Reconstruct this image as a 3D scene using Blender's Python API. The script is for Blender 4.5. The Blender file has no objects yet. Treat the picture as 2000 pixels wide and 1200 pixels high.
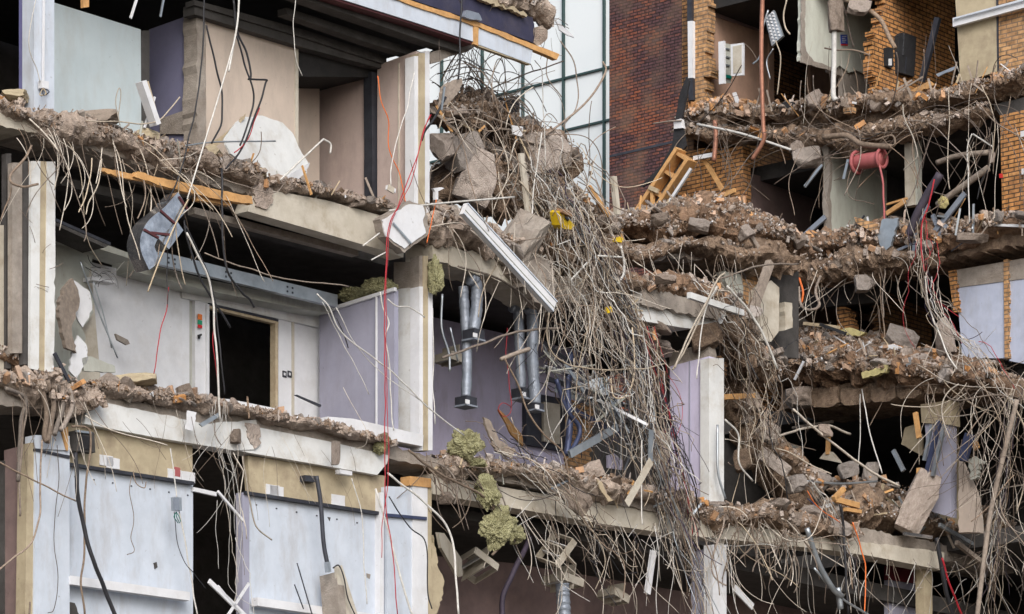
import bpy, bmesh, math, random
from mathutils import Vector, Matrix, Euler, noise
R = math.radians
random.seed(7)
scene = bpy.context.scene
# ------------------------------------------------------------------ camera, sky, sun, exposure
FPX = 7676.0; HOR = 2412.0; CAMZ = 1.6
cam_d = bpy.data.cameras.new('camera'); cam = bpy.data.objects.new('camera', cam_d)
scene.collection.objects.link(cam); scene.camera = cam
cam.location = (0, 0, CAMZ); cam.rotation_euler = (R(90), 0, 0)
cam_d.sensor_width = 36; cam_d.lens = 36*FPX/2000; cam_d.shift_y = (HOR-600)/2000
cam_d.clip_start = 0.5; cam_d.clip_end = 2000
scene.render.resolution_x = 1024; scene.render.resolution_y = 614
world = bpy.data.worlds.new("World"); scene.world = world; world.use_nodes = True
wn = world.node_tree.nodes; wl = world.node_tree.links
bg = wn['Background']; sky = wn.new('ShaderNodeTexSky'); sky.sky_type = 'NISHITA'; sky.sun_disc = False
SUN_EL, SUN_AZ = 33, 172
sky.sun_elevation = R(SUN_EL); sky.sun_rotation = R(SUN_AZ); sky.air_density = 1.0; sky.dust_density = 3.0; sky.ozone_density = 1.0
hs = wn.new('ShaderNodeHueSaturation'); hs.inputs['Saturation'].default_value = 0.5
wl.new(sky.outputs[0], hs.inputs['Color']); wl.new(hs.outputs[0], bg.inputs[0]); bg.inputs[1].default_value = 0.15
sd = bpy.data.lights.new('sun', 'SUN'); sun = bpy.data.objects.new('sun', sd); scene.collection.objects.link(sun)
sd.energy = 1.15; sd.angle = R(30); sd.color = (1, .97, .93)
az = R(SUN_AZ); el = R(SUN_EL)
sdir = Vector((math.sin(az)*math.cos(el), math.cos(az)*math.cos(el), math.sin(el)))   # towards the sun
sun.rotation_euler = sdir.to_track_quat('Z', 'Y').to_euler(); sun.location = (0, 0, 60)
scene.view_settings.view_transform = 'Standard'; scene.view_settings.look = 'None'
scene.view_settings.exposure = 0.47; scene.view_settings.gamma = 1
scene.render.engine = 'CYCLES'

# ------------------------------------------------------------------ frame of the building
CAM = Vector((0, 0, CAMZ))
UH = Vector((.6513, .7588, 0)); VH = Vector((-.7588, .6513, 0)); ZH = Vector((0, 0, 1))
P0 = Vector((-195/120.0, FPX/120.0, 0))
W0 = Vector((950/103.0, FPX/103.0, 0))
def ray(px, py): return Vector(((px-1000)/FPX, 1, (HOR-py)/FPX))
class Plane:
    def __init__(s, o, n, a): s.o = o; s.n = n; s.a = a
    def pt(s, px, py):
        r = ray(px, py); t = s.n.dot(s.o-CAM)/s.n.dot(r); return CAM+r*t
def L(d=0): return Plane(P0+VH*d, VH, UH)          # parallel to the long front, d metres inside it
def W(d=0): return Plane(W0+UH*d, UH, -VH)         # parallel to the wing front
def UP(px, d=0): return Plane(L(d).pt(px, 600), UH, -VH)   # cross wall through a point of L(d)
def VP(px, d=0): return Plane(W(d).pt(px, 600), VH, UH)    # cross wall of the wing
def BK(D): return Plane(Vector((0, D, 0)), Vector((0, 1, 0)), Vector((1, 0, 0)))
def ppm(pl, px): return FPX/pl.pt(px, 600).y       # pixels per metre

# ------------------------------------------------------------------ object helpers
COL = scene.collection
def tag(o, label=None, cat=None, group=None, kind=None):
    if label: o['label'] = label
    if cat: o['category'] = cat
    if group: o['group'] = group
    if kind: o['kind'] = kind
    return o
def thing(name, loc, label, cat, group=None):
    o = bpy.data.objects.new(name, None); COL.objects.link(o); o.location = loc; o.empty_display_size = .2
    return tag(o, label, cat, group)
def wloc(o):
    v = Vector(o.location)
    while o.parent: o = o.parent; v += Vector(o.location)
    return v
def mesh_obj(name, vs, fs, mat, parent=None, uvs=None, smooth=False, mats=None, midx=None):
    n = len(vs); c = Vector((0, 0, 0)); zmin = 1e9
    for v in vs: c += v; zmin = min(zmin, v.z)
    c /= n; c.z = zmin
    me = bpy.data.meshes.new(name)
    me.from_pydata([tuple(v-c) for v in vs], [], fs)
    if uvs:
        ul = me.uv_layers.new(name='UVMap'); i = 0
        for p in me.polygons:
            fu = uvs[p.index]
            for k, li in enumerate(p.loop_indices): ul.data[li].uv = fu[k]
    for m in (mats or [mat]): me.materials.append(m)
    if midx:
        for p in me.polygons: p.material_index = midx[p.index]
    if smooth:
        for p in me.polygons: p.use_smooth = True
    o = bpy.data.objects.new(name, me); COL.objects.link(o)
    if parent: o.parent = parent; o.location = c-wloc(parent)
    else: o.location = c
    return o
def prism_data(pl, pts, t):
    """outline (pixels) on a real plane, pushed t metres away from its face"""
    fr = [pl.pt(*p) for p in pts]
    ar = 0
    for i in range(len(pts)):
        x0, y0 = pts[i]; x1, y1 = pts[(i+1) % len(pts)]; ar += x0*y1-x1*y0
    if ar > 0: fr.reverse()
    n = len(fr); bk = [p+pl.n*t for p in fr]
    vs = fr+bk
    fs = [list(range(n)), list(range(2*n-1, n-1, -1))]
    def uvp(p): return (p.dot(pl.a), p.z)
    uvs = [[uvp(p) for p in fr], [uvp(bk[n-1-i]) for i in range(n)]]
    for i in range(n):
        j = (i+1) % n
        fs.append([i, i+n, j+n, j])
        e = fr[j]-fr[i]
        if abs(e.z) > e.length*.6: uvs.append([(0, fr[i].z), (t, fr[i].z), (t, fr[j].z), (0, fr[j].z)])
        else:
            a, b = fr[i].dot(pl.a), fr[j].dot(pl.a); uvs.append([(a, 0), (a, t), (b, t), (b, 0)])
    return vs, fs, uvs
def prism(name, pl, pts, t, mat, parent=None):
    vs, fs, uvs = prism_data(pl, pts, t)
    return mesh_obj(name, vs, fs, mat, parent, uvs)
def rag(pts, amp, step=8, closed=False, seed=0):
    rnd = random.Random(seed); out = []
    m = len(pts) if closed else len(pts)-1
    for i in range(m):
        a, b = pts[i], pts[(i+1) % len(pts)]
        d = math.hypot(b[0]-a[0], b[1]-a[1]); k = max(1, int(d/step)); out.append(a)
        for j in range(1, k):
            t = (j+rnd.uniform(-.3, .3))/k; out.append((a[0]+(b[0]-a[0])*t+rnd.uniform(-amp, amp), a[1]+(b[1]-a[1])*t+rnd.uniform(-amp, amp)))
    if not closed: out.append(pts[-1])
    return out
def tooth(x0, y0, x1, y1, row=8, amp=9, seed=0):
    """toothed brick edge going from (x0,y0) to (x1,y1)"""
    rnd = random.Random(seed); n = max(1, int(abs(y1-y0)/row)); out = []; off = 0
    for i in range(n):
        t0, t1 = i/n, (i+1)/n; off = rnd.choice([0, amp*.5, amp, amp*.3, -amp*.4])
        out += [(x0+(x1-x0)*t0+off, y0+(y1-y0)*t0), (x0+(x1-x0)*t0+off, y0+(y1-y0)*t1-.3)]
    return out
def frame_of(a, b, up=None):
    x = (b-a); l = x.length; x = x/l
    up = up or ZH
    if abs(x.dot(up)) > .95: up = VH
    y = up.cross(x).normalized(); z = x.cross(y)
    return x, y, z, l
def bar_data(a, b, w, h, up=None, roll=0, prof=None):
    """beam from a to b; prof is a closed outline in (y,z) units of w,h"""
    x, y, z, l = frame_of(a, b, up)
    if roll: q = Matrix.Rotation(roll, 3, x); y = q@y; z = q@z
    pr = prof or [(-.5, -.5), (.5, -.5), (.5, .5), (-.5, .5)]
    n = len(pr); vs = [a+y*(p[0]*w)+z*(p[1]*h) for p in pr]+[b+y*(p[0]*w)+z*(p[1]*h) for p in pr]
    fs = [list(range(n-1, -1, -1)), list(range(n, 2*n))]
    uvs = [[(p[0]*w, p[1]*h) for p in pr[::-1]], [(p[0]*w, p[1]*h) for p in pr]]
    for i in range(n):
        j = (i+1) % n; fs.append([i, j, j+n, i+n]); uvs.append([(0, i*.1), (0, i*.1+.1), (l, i*.1+.1), (l, i*.1)])
    return vs, fs, uvs
UCH = [(-.5, -.5), (.5, -.5), (.5, .5), (.42, .5), (.42, -.4), (-.42, -.4), (-.42, .5), (-.5, .5)]   # open trunking
ANG = [(-.5, -.5), (.5, -.5), (.5, -.4), (-.4, -.4), (-.4, .5), (-.5, .5)]
def bar(name, a, b, w, h, mat, parent=None, up=None, roll=0, prof=None):
    vs, fs, uvs = bar_data(a, b, w, h, up, roll, prof); return mesh_obj(name, vs, fs, mat, parent, uvs)
def merge(parts):
    V = []; F = []; U = []
    for vs, fs, uvs in parts:
        o = len(V); V += vs; F += [[i+o for i in f] for f in fs]; U += uvs
    return V, F, U
def multi(name, parts, mat, parent=None):
    V, F, U = merge(parts); return mesh_obj(name, V, F, mat, parent, U)
def catmull(P, sub=6):
    if len(P) < 3: return P
    Q = [P[0]*2-P[1]]+P+[P[-1]*2-P[-2]]; out = []
    for i in range(1, len(Q)-2):
        p0, p1, p2, p3 = Q[i-1:i+3]
        for k in range(sub):
            t = k/sub; out.append(.5*((2*p1)+(p2-p0)*t+(2*p0-5*p1+4*p2-p3)*t*t+(3*p1-p0-3*p2+p3)*t**3))
    out.append(Q[-2]); return out
def tube_data(P, r, sides=6, rfun=None, cap=True):
    n = len(P); vs = []; fs = []
    t0 = (P[1]-P[0]).normalized(); nrm = t0.orthogonal().normalized()
    for i in range(n):
        t = (P[min(i+1, n-1)]-P[max(i-1, 0)])
        t = t.normalized() if t.length > 1e-9 else t0
        nrm = (nrm-t*nrm.dot(t))
        nrm = nrm.normalized() if nrm.length > 1e-6 else t.orthogonal().normalized()
        bn = t.cross(nrm); rr = r*(rfun(i/(n-1)) if rfun else 1)
        for k in range(sides):
            a = 2*math.pi*k/sides; vs.append(P[i]+nrm*(math.cos(a)*rr)+bn*(math.sin(a)*rr))
        t0 = t
    for i in range(n-1):
        for k in range(sides):
            k2 = (k+1) % sides; fs.append([i*sides+k, i*sides+k2, (i+1)*sides+k2, (i+1)*sides+k])
    if cap: fs.append(list(range(sides-1, -1, -1))); fs.append(list(range((n-1)*sides, n*sides)))
    return vs, fs, None
def tube(name, P, r, mat, parent=None, sides=6, smooth=True, sub=6, rfun=None):
    P = catmull(P, sub) if sub else P
    vs, fs, _ = tube_data(P, r, sides, rfun); return mesh_obj(name, vs, fs, mat, parent, smooth=smooth)

# ------------------------------------------------------------------ materials (all procedural)
def newmat(name):
    m = bpy.data.materials.new(name); m.use_nodes = True; nt = m.node_tree
    return m, nt, nt.nodes['Principled BSDF']
def mat(name, c1, c2=None, rough=.8, scale=4, bump=.3, bscale=30, metal=0, stain=None, stain_amt=.5, streak=False, vary=0, rust=None, spec=.3, bdist=.02):
    m, nt, p = newmat(name); N = nt.nodes; K = nt.links
    tc = N.new('ShaderNodeTexCoord'); mp = N.new('ShaderNodeMapping'); K.new(tc.outputs['Object'], mp.inputs[0])
    c2 = c2 or tuple(x*.75 for x in c1)
    nz = N.new('ShaderNodeTexNoise'); nz.inputs['Scale'].default_value = scale; nz.inputs['Detail'].default_value = 8; nz.inputs['Roughness'].default_value = .65
    K.new(mp.outputs[0], nz.inputs['Vector'])
    cr = N.new('ShaderNodeValToRGB'); cr.color_ramp.elements[0].position = .35; cr.color_ramp.elements[1].position = .65
    cr.color_ramp.elements[0].color = (*c2, 1); cr.color_ramp.elements[1].color = (*c1, 1)
    K.new(nz.outputs[0], cr.inputs[0]); col = cr.outputs[0]
    if stain:
        n2 = N.new('ShaderNodeTexNoise'); n2.inputs['Detail'].default_value = 10; n2.inputs['Roughness'].default_value = .7; n2.inputs['Scale'].default_value = 1.6
        m2 = N.new('ShaderNodeMapping'); K.new(tc.outputs['Object'], m2.inputs[0])
        if streak: m2.inputs['Scale'].default_value = (2.2, 2.2, .7)
        m2.inputs['Location'].default_value = (3, 5, 1); K.new(m2.outputs[0], n2.inputs['Vector'])
        r2 = N.new('ShaderNodeValToRGB'); r2.color_ramp.elements[0].position = .48; r2.color_ramp.elements[1].position = .72
        r2.color_ramp.elements[0].color = (0, 0, 0, 1); r2.color_ramp.elements[1].color = (stain_amt,)*3+(1,)
        K.new(n2.outputs[0], r2.inputs[0])
        mx = N.new('ShaderNodeMixRGB'); K.new(r2.outputs[0], mx.inputs[0]); K.new(col, mx.inputs[1]); mx.inputs[2].default_value = (*stain, 1); col = mx.outputs[0]
        # small dark chips and scuffs
        n3 = N.new('ShaderNodeTexNoise'); n3.inputs['Scale'].default_value = 14; n3.inputs['Detail'].default_value = 6; K.new(mp.outputs[0], n3.inputs['Vector'])
        r3 = N.new('ShaderNodeValToRGB'); r3.color_ramp.elements[0].position = .70; r3.color_ramp.elements[1].position = .76
        r3.color_ramp.elements[0].color = (0, 0, 0, 1); r3.color_ramp.elements[1].color = (.45,)*3+(1,)
        K.new(n3.outputs[0], r3.inputs[0]); mx3 = N.new('ShaderNodeMixRGB'); K.new(r3.outputs[0], mx3.inputs[0]); K.new(col, mx3.inputs[1])
        mx3.inputs[2].default_value = (*[x*.5 for x in stain], 1); col = mx3.outputs[0]
    if vary:
        oi = N.new('ShaderNodeObjectInfo'); mr = N.new('ShaderNodeMapRange'); K.new(oi.outputs['Random'], mr.inputs[0])
        mr.inputs[3].default_value = 1-vary; mr.inputs[4].default_value = 1+vary
        h = N.new('ShaderNodeHueSaturation'); K.new(mr.outputs[0], h.inputs['Value']); K.new(col, h.inputs['Color'])
        mr2 = N.new('ShaderNodeMapRange'); mu = N.new('ShaderNodeMath'); mu.operation = 'MULTIPLY'; mu.inputs[1].default_value = 7.31
        fr = N.new('ShaderNodeMath'); fr.operation = 'FRACT'; K.new(oi.outputs['Random'], mu.inputs[0]); K.new(mu.outputs[0], fr.inputs[0]); K.new(fr.outputs[0], mr2.inputs[0])
        mr2.inputs[3].default_value = .6; mr2.inputs[4].default_value = 1.15; K.new(mr2.outputs[0], h.inputs['Saturation']); col = h.outputs[0]
    K.new(col, p.inputs['Base Color'])
    p.inputs['Roughness'].default_value = rough; p.inputs['Metallic'].default_value = metal; p.inputs['Specular IOR Level'].default_value = spec
    if bump:
        nb = N.new('ShaderNodeTexNoise'); nb.inputs['Scale'].default_value = bscale; nb.inputs['Detail'].default_value = 6; K.new(mp.outputs[0], nb.inputs['Vector'])
        b = N.new('ShaderNodeBump'); b.inputs['Strength'].default_value = bump; b.inputs['Distance'].default_value = bdist
        K.new(nb.outputs[0], b.inputs['Height']); K.new(b.outputs[0], p.inputs['Normal'])
    return m
def brickmat(name, c1, c2, mortar, bw=.25, rh=.082, ms=.012, patch=None, vary_scale=.6, rough=.85):
    m, nt, p = newmat(name); N = nt.nodes; K = nt.links
    tc = N.new('ShaderNodeTexCoord')
    b = N.new('ShaderNodeTexBrick'); K.new(tc.outputs['UV'], b.inputs['Vector'])
    b.inputs['Scale'].default_value = 1; b.inputs['Brick Width'].default_value = bw; b.inputs['Row Height'].default_value = rh
    b.inputs['Mortar Size'].default_value = ms; b.inputs['Mortar Smooth'].default_value = .1; b.offset = .5
    b.inputs['Color1'].default_value = (*c1, 1); b.inputs['Color2'].default_value = (*c2, 1); b.inputs['Mortar'].default_value = (*mortar, 1)
    n = N.new('ShaderNodeTexNoise'); n.inputs['Scale'].default_value = vary_scale; n.inputs['Detail'].default_value = 6; K.new(tc.outputs['UV'], n.inputs['Vector'])
    col = b.outputs['Color']
    if patch:
        mr = N.new('ShaderNodeMapRange'); K.new(n.outputs[0], mr.inputs[0]); mr.inputs[1].default_value = .35; mr.inputs[2].default_value = .65; mr.inputs[3].default_value = -.85; mr.inputs[4].default_value = .35
        K.new(mr.outputs[0], b.inputs['Bias'])
    nz = N.new('ShaderNodeTexNoise'); nz.inputs['Scale'].default_value = 9; nz.inputs['Detail'].default_value = 6; K.new(tc.outputs['UV'], nz.inputs['Vector'])
    mr2 = N.new('ShaderNodeMapRange'); K.new(nz.outputs[0], mr2.inputs[0]); mr2.inputs[1].default_value = .3; mr2.inputs[2].default_value = .7; mr2.inputs[3].default_value = .5; mr2.inputs[4].default_value = 1.3
    h = N.new('ShaderNodeHueSaturation'); K.new(mr2.outputs[0], h.inputs['Value']); K.new(col, h.inputs['Color'])
    # soot / dust
    n3 = N.new('ShaderNodeTexNoise'); n3.inputs['Scale'].default_value = 1.1; n3.inputs['Detail'].default_value = 9; K.new(tc.outputs['Object'], n3.inputs['Vector'])
    r3 = N.new('ShaderNodeValToRGB'); r3.color_ramp.elements[0].position = .44; r3.color_ramp.elements[1].position = .74
    r3.color_ramp.elements[0].color = (0, 0, 0, 1); r3.color_ramp.elements[1].color = (.6, .6, .6, 1); K.new(n3.outputs[0], r3.inputs[0])
    mx = N.new('ShaderNodeMixRGB'); K.new(r3.outputs[0], mx.inputs[0]); K.new(h.outputs[0], mx.inputs[1]); mx.inputs[2].default_value = (.16, .11, .08, 1)
    K.new(mx.outputs[0], p.inputs['Base Color']); p.inputs['Roughness'].default_value = rough; p.inputs['Specular IOR Level'].default_value = .2
    bu = N.new('ShaderNodeBump'); bu.inputs['Strength'].default_value = .6; bu.inputs['Distance'].default_value = .01; bu.invert = True
    K.new(b.outputs['Fac'], bu.inputs['Height']); K.new(bu.outputs[0], p.inputs['Normal'])
    return m
M = dict(
 white=mat('white_paint', (.55, .60, .68), (.49, .54, .615), .6, stain=(.34, .32, .31), stain_amt=.5, streak=True, bump=.08, bscale=8),
 white2=mat('white_board', (.70, .71, .74), (.62, .63, .66), .5, stain=(.46, .43, .4), stain_amt=.45, bump=.08),
 plaster=mat('grey_green_plaster', (.44, .45, .41), (.37, .38, .34), .8, scale=1.5, stain=(.25, .23, .2), stain_amt=.6, bump=.2, streak=True),
 wallgrn=mat('pale_green_white_wall', (.50, .57, .60), (.44, .51, .54), .7, scale=1.2, stain=(.38, .38, .36), stain_amt=.4, bump=.05, streak=True),
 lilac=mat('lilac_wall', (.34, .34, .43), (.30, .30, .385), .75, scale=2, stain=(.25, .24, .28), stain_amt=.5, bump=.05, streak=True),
 lilacdk=mat('shaded_lilac_wall', (.20, .20, .31), (.17, .17, .27), .75, scale=2, stain=(.13, .13, .17), stain_amt=.4, bump=.05),  # darker copy of the lilac; shade of the upper interior is in the colour
 purple=mat('purple_wall', (.60, .565, .74), (.53, .50, .66), .75, scale=2, stain=(.30, .27, .33), stain_amt=.5, bump=.05, streak=True),
 blue=mat('blue_lilac_column', (.16, .16, .33), (.13, .13, .28), .6, stain=(.1, .1, .16), bump=.05),
 cream=mat('cream_wallpaper', (.56, .47, .40), (.50, .42, .36), .85, scale=2, stain=(.34, .29, .25), stain_amt=.5, bump=.15, bscale=60, streak=True),
 pink=mat('pinkish_wallpaper', (.50, .40, .365), (.44, .35, .32), .85, scale=2, stain=(.28, .23, .21), stain_amt=.5, bump=.15, bscale=60, streak=True),
 mauve=mat('dusky_mauve_panelling', (.24, .17, .16), (.19, .135, .13), .7, stain=(.12, .09, .09), bump=.1),
 tanwall=mat('tan_panelling', (.42, .27, .20), (.34, .22, .165), .7, stain=(.2, .14, .11), bump=.05, streak=True),
 creambd=mat('cream_board', (.46, .39, .27), (.38, .32, .22), .8, stain=(.22, .17, .12), stain_amt=.8, bump=.1),
 conc=mat('concrete', (.36, .32, .28), (.24, .21, .185), .9, scale=5, stain=(.19, .15, .12), stain_amt=.8, bump=.7, bscale=40),
 concpale=mat('pale_painted_concrete', (.56, .52, .45), (.45, .41, .34), .8, scale=3, stain=(.26, .2, .13), stain_amt=.7, bump=.3, bscale=25),
 concwhite=mat('white_painted_concrete', (.67, .68, .68), (.60, .61, .61), .7, scale=3, stain=(.34, .28, .2), stain_amt=.6, bump=.2, bscale=25),
 bluepanel=mat('blue_grey_panel', (.44, .48, .60), (.38, .42, .54), .7, stain=(.3, .3, .32), stain_amt=.5, streak=True, bump=.05),
 plaster2=mat('pale_sage_plaster', (.60, .62, .56), (.52, .54, .48), .8, scale=1.5, stain=(.34, .32, .28), stain_amt=.6, bump=.2, streak=True),
 concdark=mat('dark_concrete', (.085, .08, .078), (.055, .052, .05), .9, stain=(.035, .03, .03), bump=.3),  # darkness of the enclosed interior is put into this concrete's colour
 unlitblk=mat('unlit_ceiling_void', (.03, .028, .028), (.02, .02, .02), .9, bump=.2),  # near-black base colour stands in for missing light under ceilings and in recesses
 dirt=mat('rubble_dirt', (.37, .27, .195), (.17, .115, .08), .95, scale=9, stain=(.075, .052, .04), stain_amt=.9, bump=1, bscale=45, bdist=.05),
 dirt2=mat('reddish_rubble_dirt', (.36, .235, .155), (.16, .10, .065), .95, scale=9, stain=(.065, .042, .032), stain_amt=.9, bump=1, bscale=45, bdist=.05),
 dust=mat('pale_rubble_dust', (.50, .41, .345), (.28, .22, .18), .95, scale=8, stain=(.13, .1, .08), stain_amt=.9, bump=1, bscale=45, bdist=.04),
 chunk=mat('broken_concrete', (.48, .40, .35), (.33, .27, .23), .95, scale=6, stain=(.17, .13, .1), stain_amt=.7, bump=1, bscale=22, bdist=.04, vary=.25),
 brickp=mat('loose_brick', (.52, .29, .14), (.38, .20, .10), .9, scale=8, stain=(.3, .22, .16), stain_amt=.8, bump=.6, vary=.3),
 brick=brickmat('orange_brickwork', (.60, .30, .11), (.46, .21, .075), (.085, .055, .035)),
 brickd=brickmat('buff_brickwork', (.56, .33, .16), (.45, .25, .12), (.22, .16, .11)),
 bricksh=brickmat('brown_brickwork', (.30, .16, .07), (.22, .11, .05), (.06, .04, .03)),
 redbrick=brickmat('red_blue_brickwork', (.095, .05, .055), (.24, .08, .045), (.025, .018, .02), bw=.30, rh=.10, ms=.016, patch=True, vary_scale=.5),
 glass=mat('sky_coloured_glass', (.76, .80, .82), (.71, .76, .79), .22, scale=.3, bump=0, spec=.6),  # pale base colour stands in for the sky mirrored in the glass
 mullion=mat('dark_green_metal', (.035, .07, .07), None, .4, bump=0),
 wood=mat('raw_timber', (.62, .36, .15), (.48, .26, .10), .8, scale=12, stain=(.24, .14, .08), stain_amt=.7, bump=.3),
 woodpale=mat('pale_timber', (.52, .43, .30), (.40, .32, .22), .85, scale=12, stain=(.25, .18, .1), stain_amt=.7, bump=.3),
 woodgrey=mat('weathered_timber', (.36, .30, .25), (.24, .20, .17), .9, scale=14, stain=(.13, .1, .08), stain_amt=.7, bump=.4),
 navy=mat('navy_panel', (.045, .045, .085), (.03, .03, .06), .5, stain=(.12, .1, .09), stain_amt=.4, bump=.1),
 felt=mat('black_felt', (.03, .03, .034), (.018, .018, .02), .85, bump=.5),
 maroon=mat('maroon_strip', (.10, .03, .035), None, .6, bump=0),
 galv=mat('galvanised_steel', (.50, .54, .58), (.36, .40, .44), .42, metal=.75, scale=3, stain=(.22, .22, .22), stain_amt=.5, bump=.05),
 duct=mat('silver_duct', (.70, .71, .75), (.32, .34, .38), .22, metal=.9, scale=5, stain=(.12, .11, .11), bump=.1),
 flex=mat('blue_grey_flexible_duct', (.30, .33, .39), (.22, .25, .30), .45, metal=.35, bump=.4, bscale=25),
 darkmetal=mat('dark_metal', (.06, .065, .08), (.04, .04, .05), .5, metal=.4, bump=.1),
 bluemetal=mat('dark_blue_metal', (.065, .08, .15), (.045, .055, .11), .45, metal=.3, bump=.1),
 wool=mat('green_yellow_mineral_wool', (.50, .48, .29), (.30, .29, .15), 1, scale=18, stain=(.13, .11, .05), stain_amt=.7, bump=1, bscale=60, bdist=.06),
 yfoam=mat('yellow_foam', (.52, .46, .22), (.38, .33, .16), .95, scale=10, bump=.8),
 yellow=mat('yellow_paint', (.80, .56, .02), (.7, .46, .02), .45, stain=(.3, .2, .05), bump=.05),
 rebar=mat('rusty_steel_bar', (.31, .24, .185), (.18, .135, .105), .85, scale=20, bump=.6, bscale=80, vary=.35),
 rebardk=mat('dark_steel_bar', (.13, .105, .09), (.08, .06, .05), .85, scale=20, bump=.5, bscale=80, vary=.3),
 cable=mat('dusty_beige_cable', (.52, .44, .34), (.36, .30, .23), .75, scale=15, bump=.3, vary=.3),
 cablew=mat('white_cable', (.64, .63, .60), (.46, .44, .41), .6, scale=12, bump=.1, vary=.12),
 cablek=mat('black_cable', (.03, .03, .036), (.02, .02, .022), .45, bump=.1),
 cabler=mat('red_cable', (.45, .03, .045), (.33, .02, .03), .5, bump=0),
 cableo=mat('orange_cable', (.80, .20, .05), (.65, .15, .04), .5, bump=0),
 cablev=mat('purple_black_cable', (.06, .04, .075), (.04, .03, .05), .6, bump=.1, vary=.3),
 copper=mat('copper_pipe', (.38, .18, .12), (.26, .12, .08), .5, metal=.3, scale=10, bump=.1),
 reel=mat('pink_red_hose', (.42, .13, .13), (.30, .08, .085), .6, bump=.2),
 reddoor=mat('dark_red_wall', (.14, .02, .03), None, .7, bump=.05),
 sign_o=mat('orange_sign', (.75, .2, .04), None, .5, bump=0), sign_g=mat('green_sign', (.02, .32, .17), None, .5, bump=0),
 sign_r=mat('red_sign', (.6, .03, .03), None, .5, bump=0), sign_b=mat('blue_sign', (.03, .08, .42), None, .5, bump=0),
 tealp=mat('teal_plastic', (.0, .17, .13), None, .5, bump=0),
 asphalt=mat('asphalt', (.06, .06, .06), (.045, .045, .045), .9, bump=.3),
 soil=mat('ground_soil', (.10, .085, .07), (.07, .06, .05), .95, scale=.2, bump=.5, bscale=2),
)
# ------------------------------------------------------------------ ground
def sheet(name, x0, x1, y0, y1, z, m):
    return tag(mesh_obj(name, [Vector((x0, y0, z)), Vector((x1, y0, z)), Vector((x1, y1, z)), Vector((x0, y1, z))], [[0, 1, 2, 3]], m), kind='structure')
sheet('ground', -900, 900, -900, 1500, 0, M['soil'])
sheet('road', -120, 120, -4, 9, .004, M['asphalt'])
def blk_data(u0, u1, v0, v1, z0, z1):
    c = [P0+UH*u+VH*v+ZH*z for z in (z0, z1) for (u, v) in ((u0, v0), (u1, v0), (u1, v1), (u0, v1))]
    fs = [[3, 2, 1, 0], [4, 5, 6, 7], [0, 1, 5, 4], [1, 2, 6, 5], [2, 3, 7, 6], [3, 0, 4, 7]]
    a = [(u0, z0), (u1, z0), (u1, z1), (u0, z1)]; b = [(v0, z0), (v1, z0), (v1, z1), (v0, z1)]; h = [(u0, v0), (u1, v0), (u1, v1), (u0, v1)]
    return c, fs, [h[::-1], h, a, b, a, b]
def blk(name, u0, u1, v0, v1, z0, z1, m, parent): 
    vs, fs, uv = blk_data(u0, u1, v0, v1, z0, z1); return mesh_obj(name, vs, fs, m, parent, uv)
# ------------------------------------------------------------------ the long block
B = thing('office_block', P0+VH*3, 'partly demolished office block torn open along its front with broken floors and white columns', 'building')
def pr(name, pl, pts, t, m, parent=None): return prism(name, pl, pts, t, M[m], parent or B)
def col4(pl, x0, x1, y0, y1, t, m, name='column', parent=None): return pr(name, pl, [(x0, y0), (x1, y0), (x1, y1), (x0, y1)], t, m, parent)
# hidden mass: outer walls, floors
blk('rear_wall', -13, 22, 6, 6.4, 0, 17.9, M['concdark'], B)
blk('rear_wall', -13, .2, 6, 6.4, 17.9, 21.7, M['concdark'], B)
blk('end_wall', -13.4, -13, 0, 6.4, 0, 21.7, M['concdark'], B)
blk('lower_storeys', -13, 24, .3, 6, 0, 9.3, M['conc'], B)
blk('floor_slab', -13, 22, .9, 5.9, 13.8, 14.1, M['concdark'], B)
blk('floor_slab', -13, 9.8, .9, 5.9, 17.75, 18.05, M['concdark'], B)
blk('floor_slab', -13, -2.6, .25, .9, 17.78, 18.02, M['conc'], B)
blk('roof_slab', -13, 1.25, -.28, 5.9, 21.36, 21.55, M['unlitblk'], B)
# roof edge
pr('soffit_trim', L(-.12), [(480, -50), (640, -3), (700, 16), (832, 58), (905, 86), (900, 103), (820, 77), (600, 1), (480, -40)], .25, 'concdark')
pr('maroon_trim', L(-.32), [(560, -34), (700, 10), (820, 47.5), (924, 83), (924, 87), (820, 52), (700, 15), (560, -29)], .3, 'maroon')
pr('fascia_board', L(-.35), [(560, -75), (690, -30), (820, 15), (925, 50), (926, 82), (820, 47), (700, 9), (560, -35)], .05, 'white')
pr('fascia_board', L(-.35), [(935, 54), (1041, 93), (1036, 125), (990, 108), (934, 87)], .05, 'white')
pr('fascia_batten', L(-.37), [(925, 42), (935, 46), (934, 90), (926, 86)], .06, 'wood')
pr('timber_strip', L(-.38), rag([(700, -34), (820, 7), (935, 44), (1040, 86), (1093, 106)], 1, 14)+rag([(1088, 117), (1030, 92), (935, 53), (820, 16), (700, -26)], 1.2, 14), .10, 'wood')
pr('timber_strip', L(-.34), rag([(936, 87), (1034, 124), (1036, 127), (934, 91)], .5, 10), .08, 'creambd')
pr('navy_panel', L(-.2), rag([(760, -60), (940, -10), (1000, 18), (1040, 34), (1046, 62)], 3, 7)+[(1042, 84), (935, 43), (820, 5), (760, -16)], .12, 'navy')
pr('broken_soffit', L(.0), rag([(835, 105), (900, 84), (935, 88), (915, 100), (880, 108), (858, 121), (842, 124)], 1.5, 6), .5, 'conc')
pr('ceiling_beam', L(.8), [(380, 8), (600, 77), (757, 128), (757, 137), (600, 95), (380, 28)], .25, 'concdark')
pr('ceiling_beam', L(.75), [(380, 0), (600, 60), (755, 112), (755, 127), (600, 76), (380, 10)], .2, 'concdark')
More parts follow.
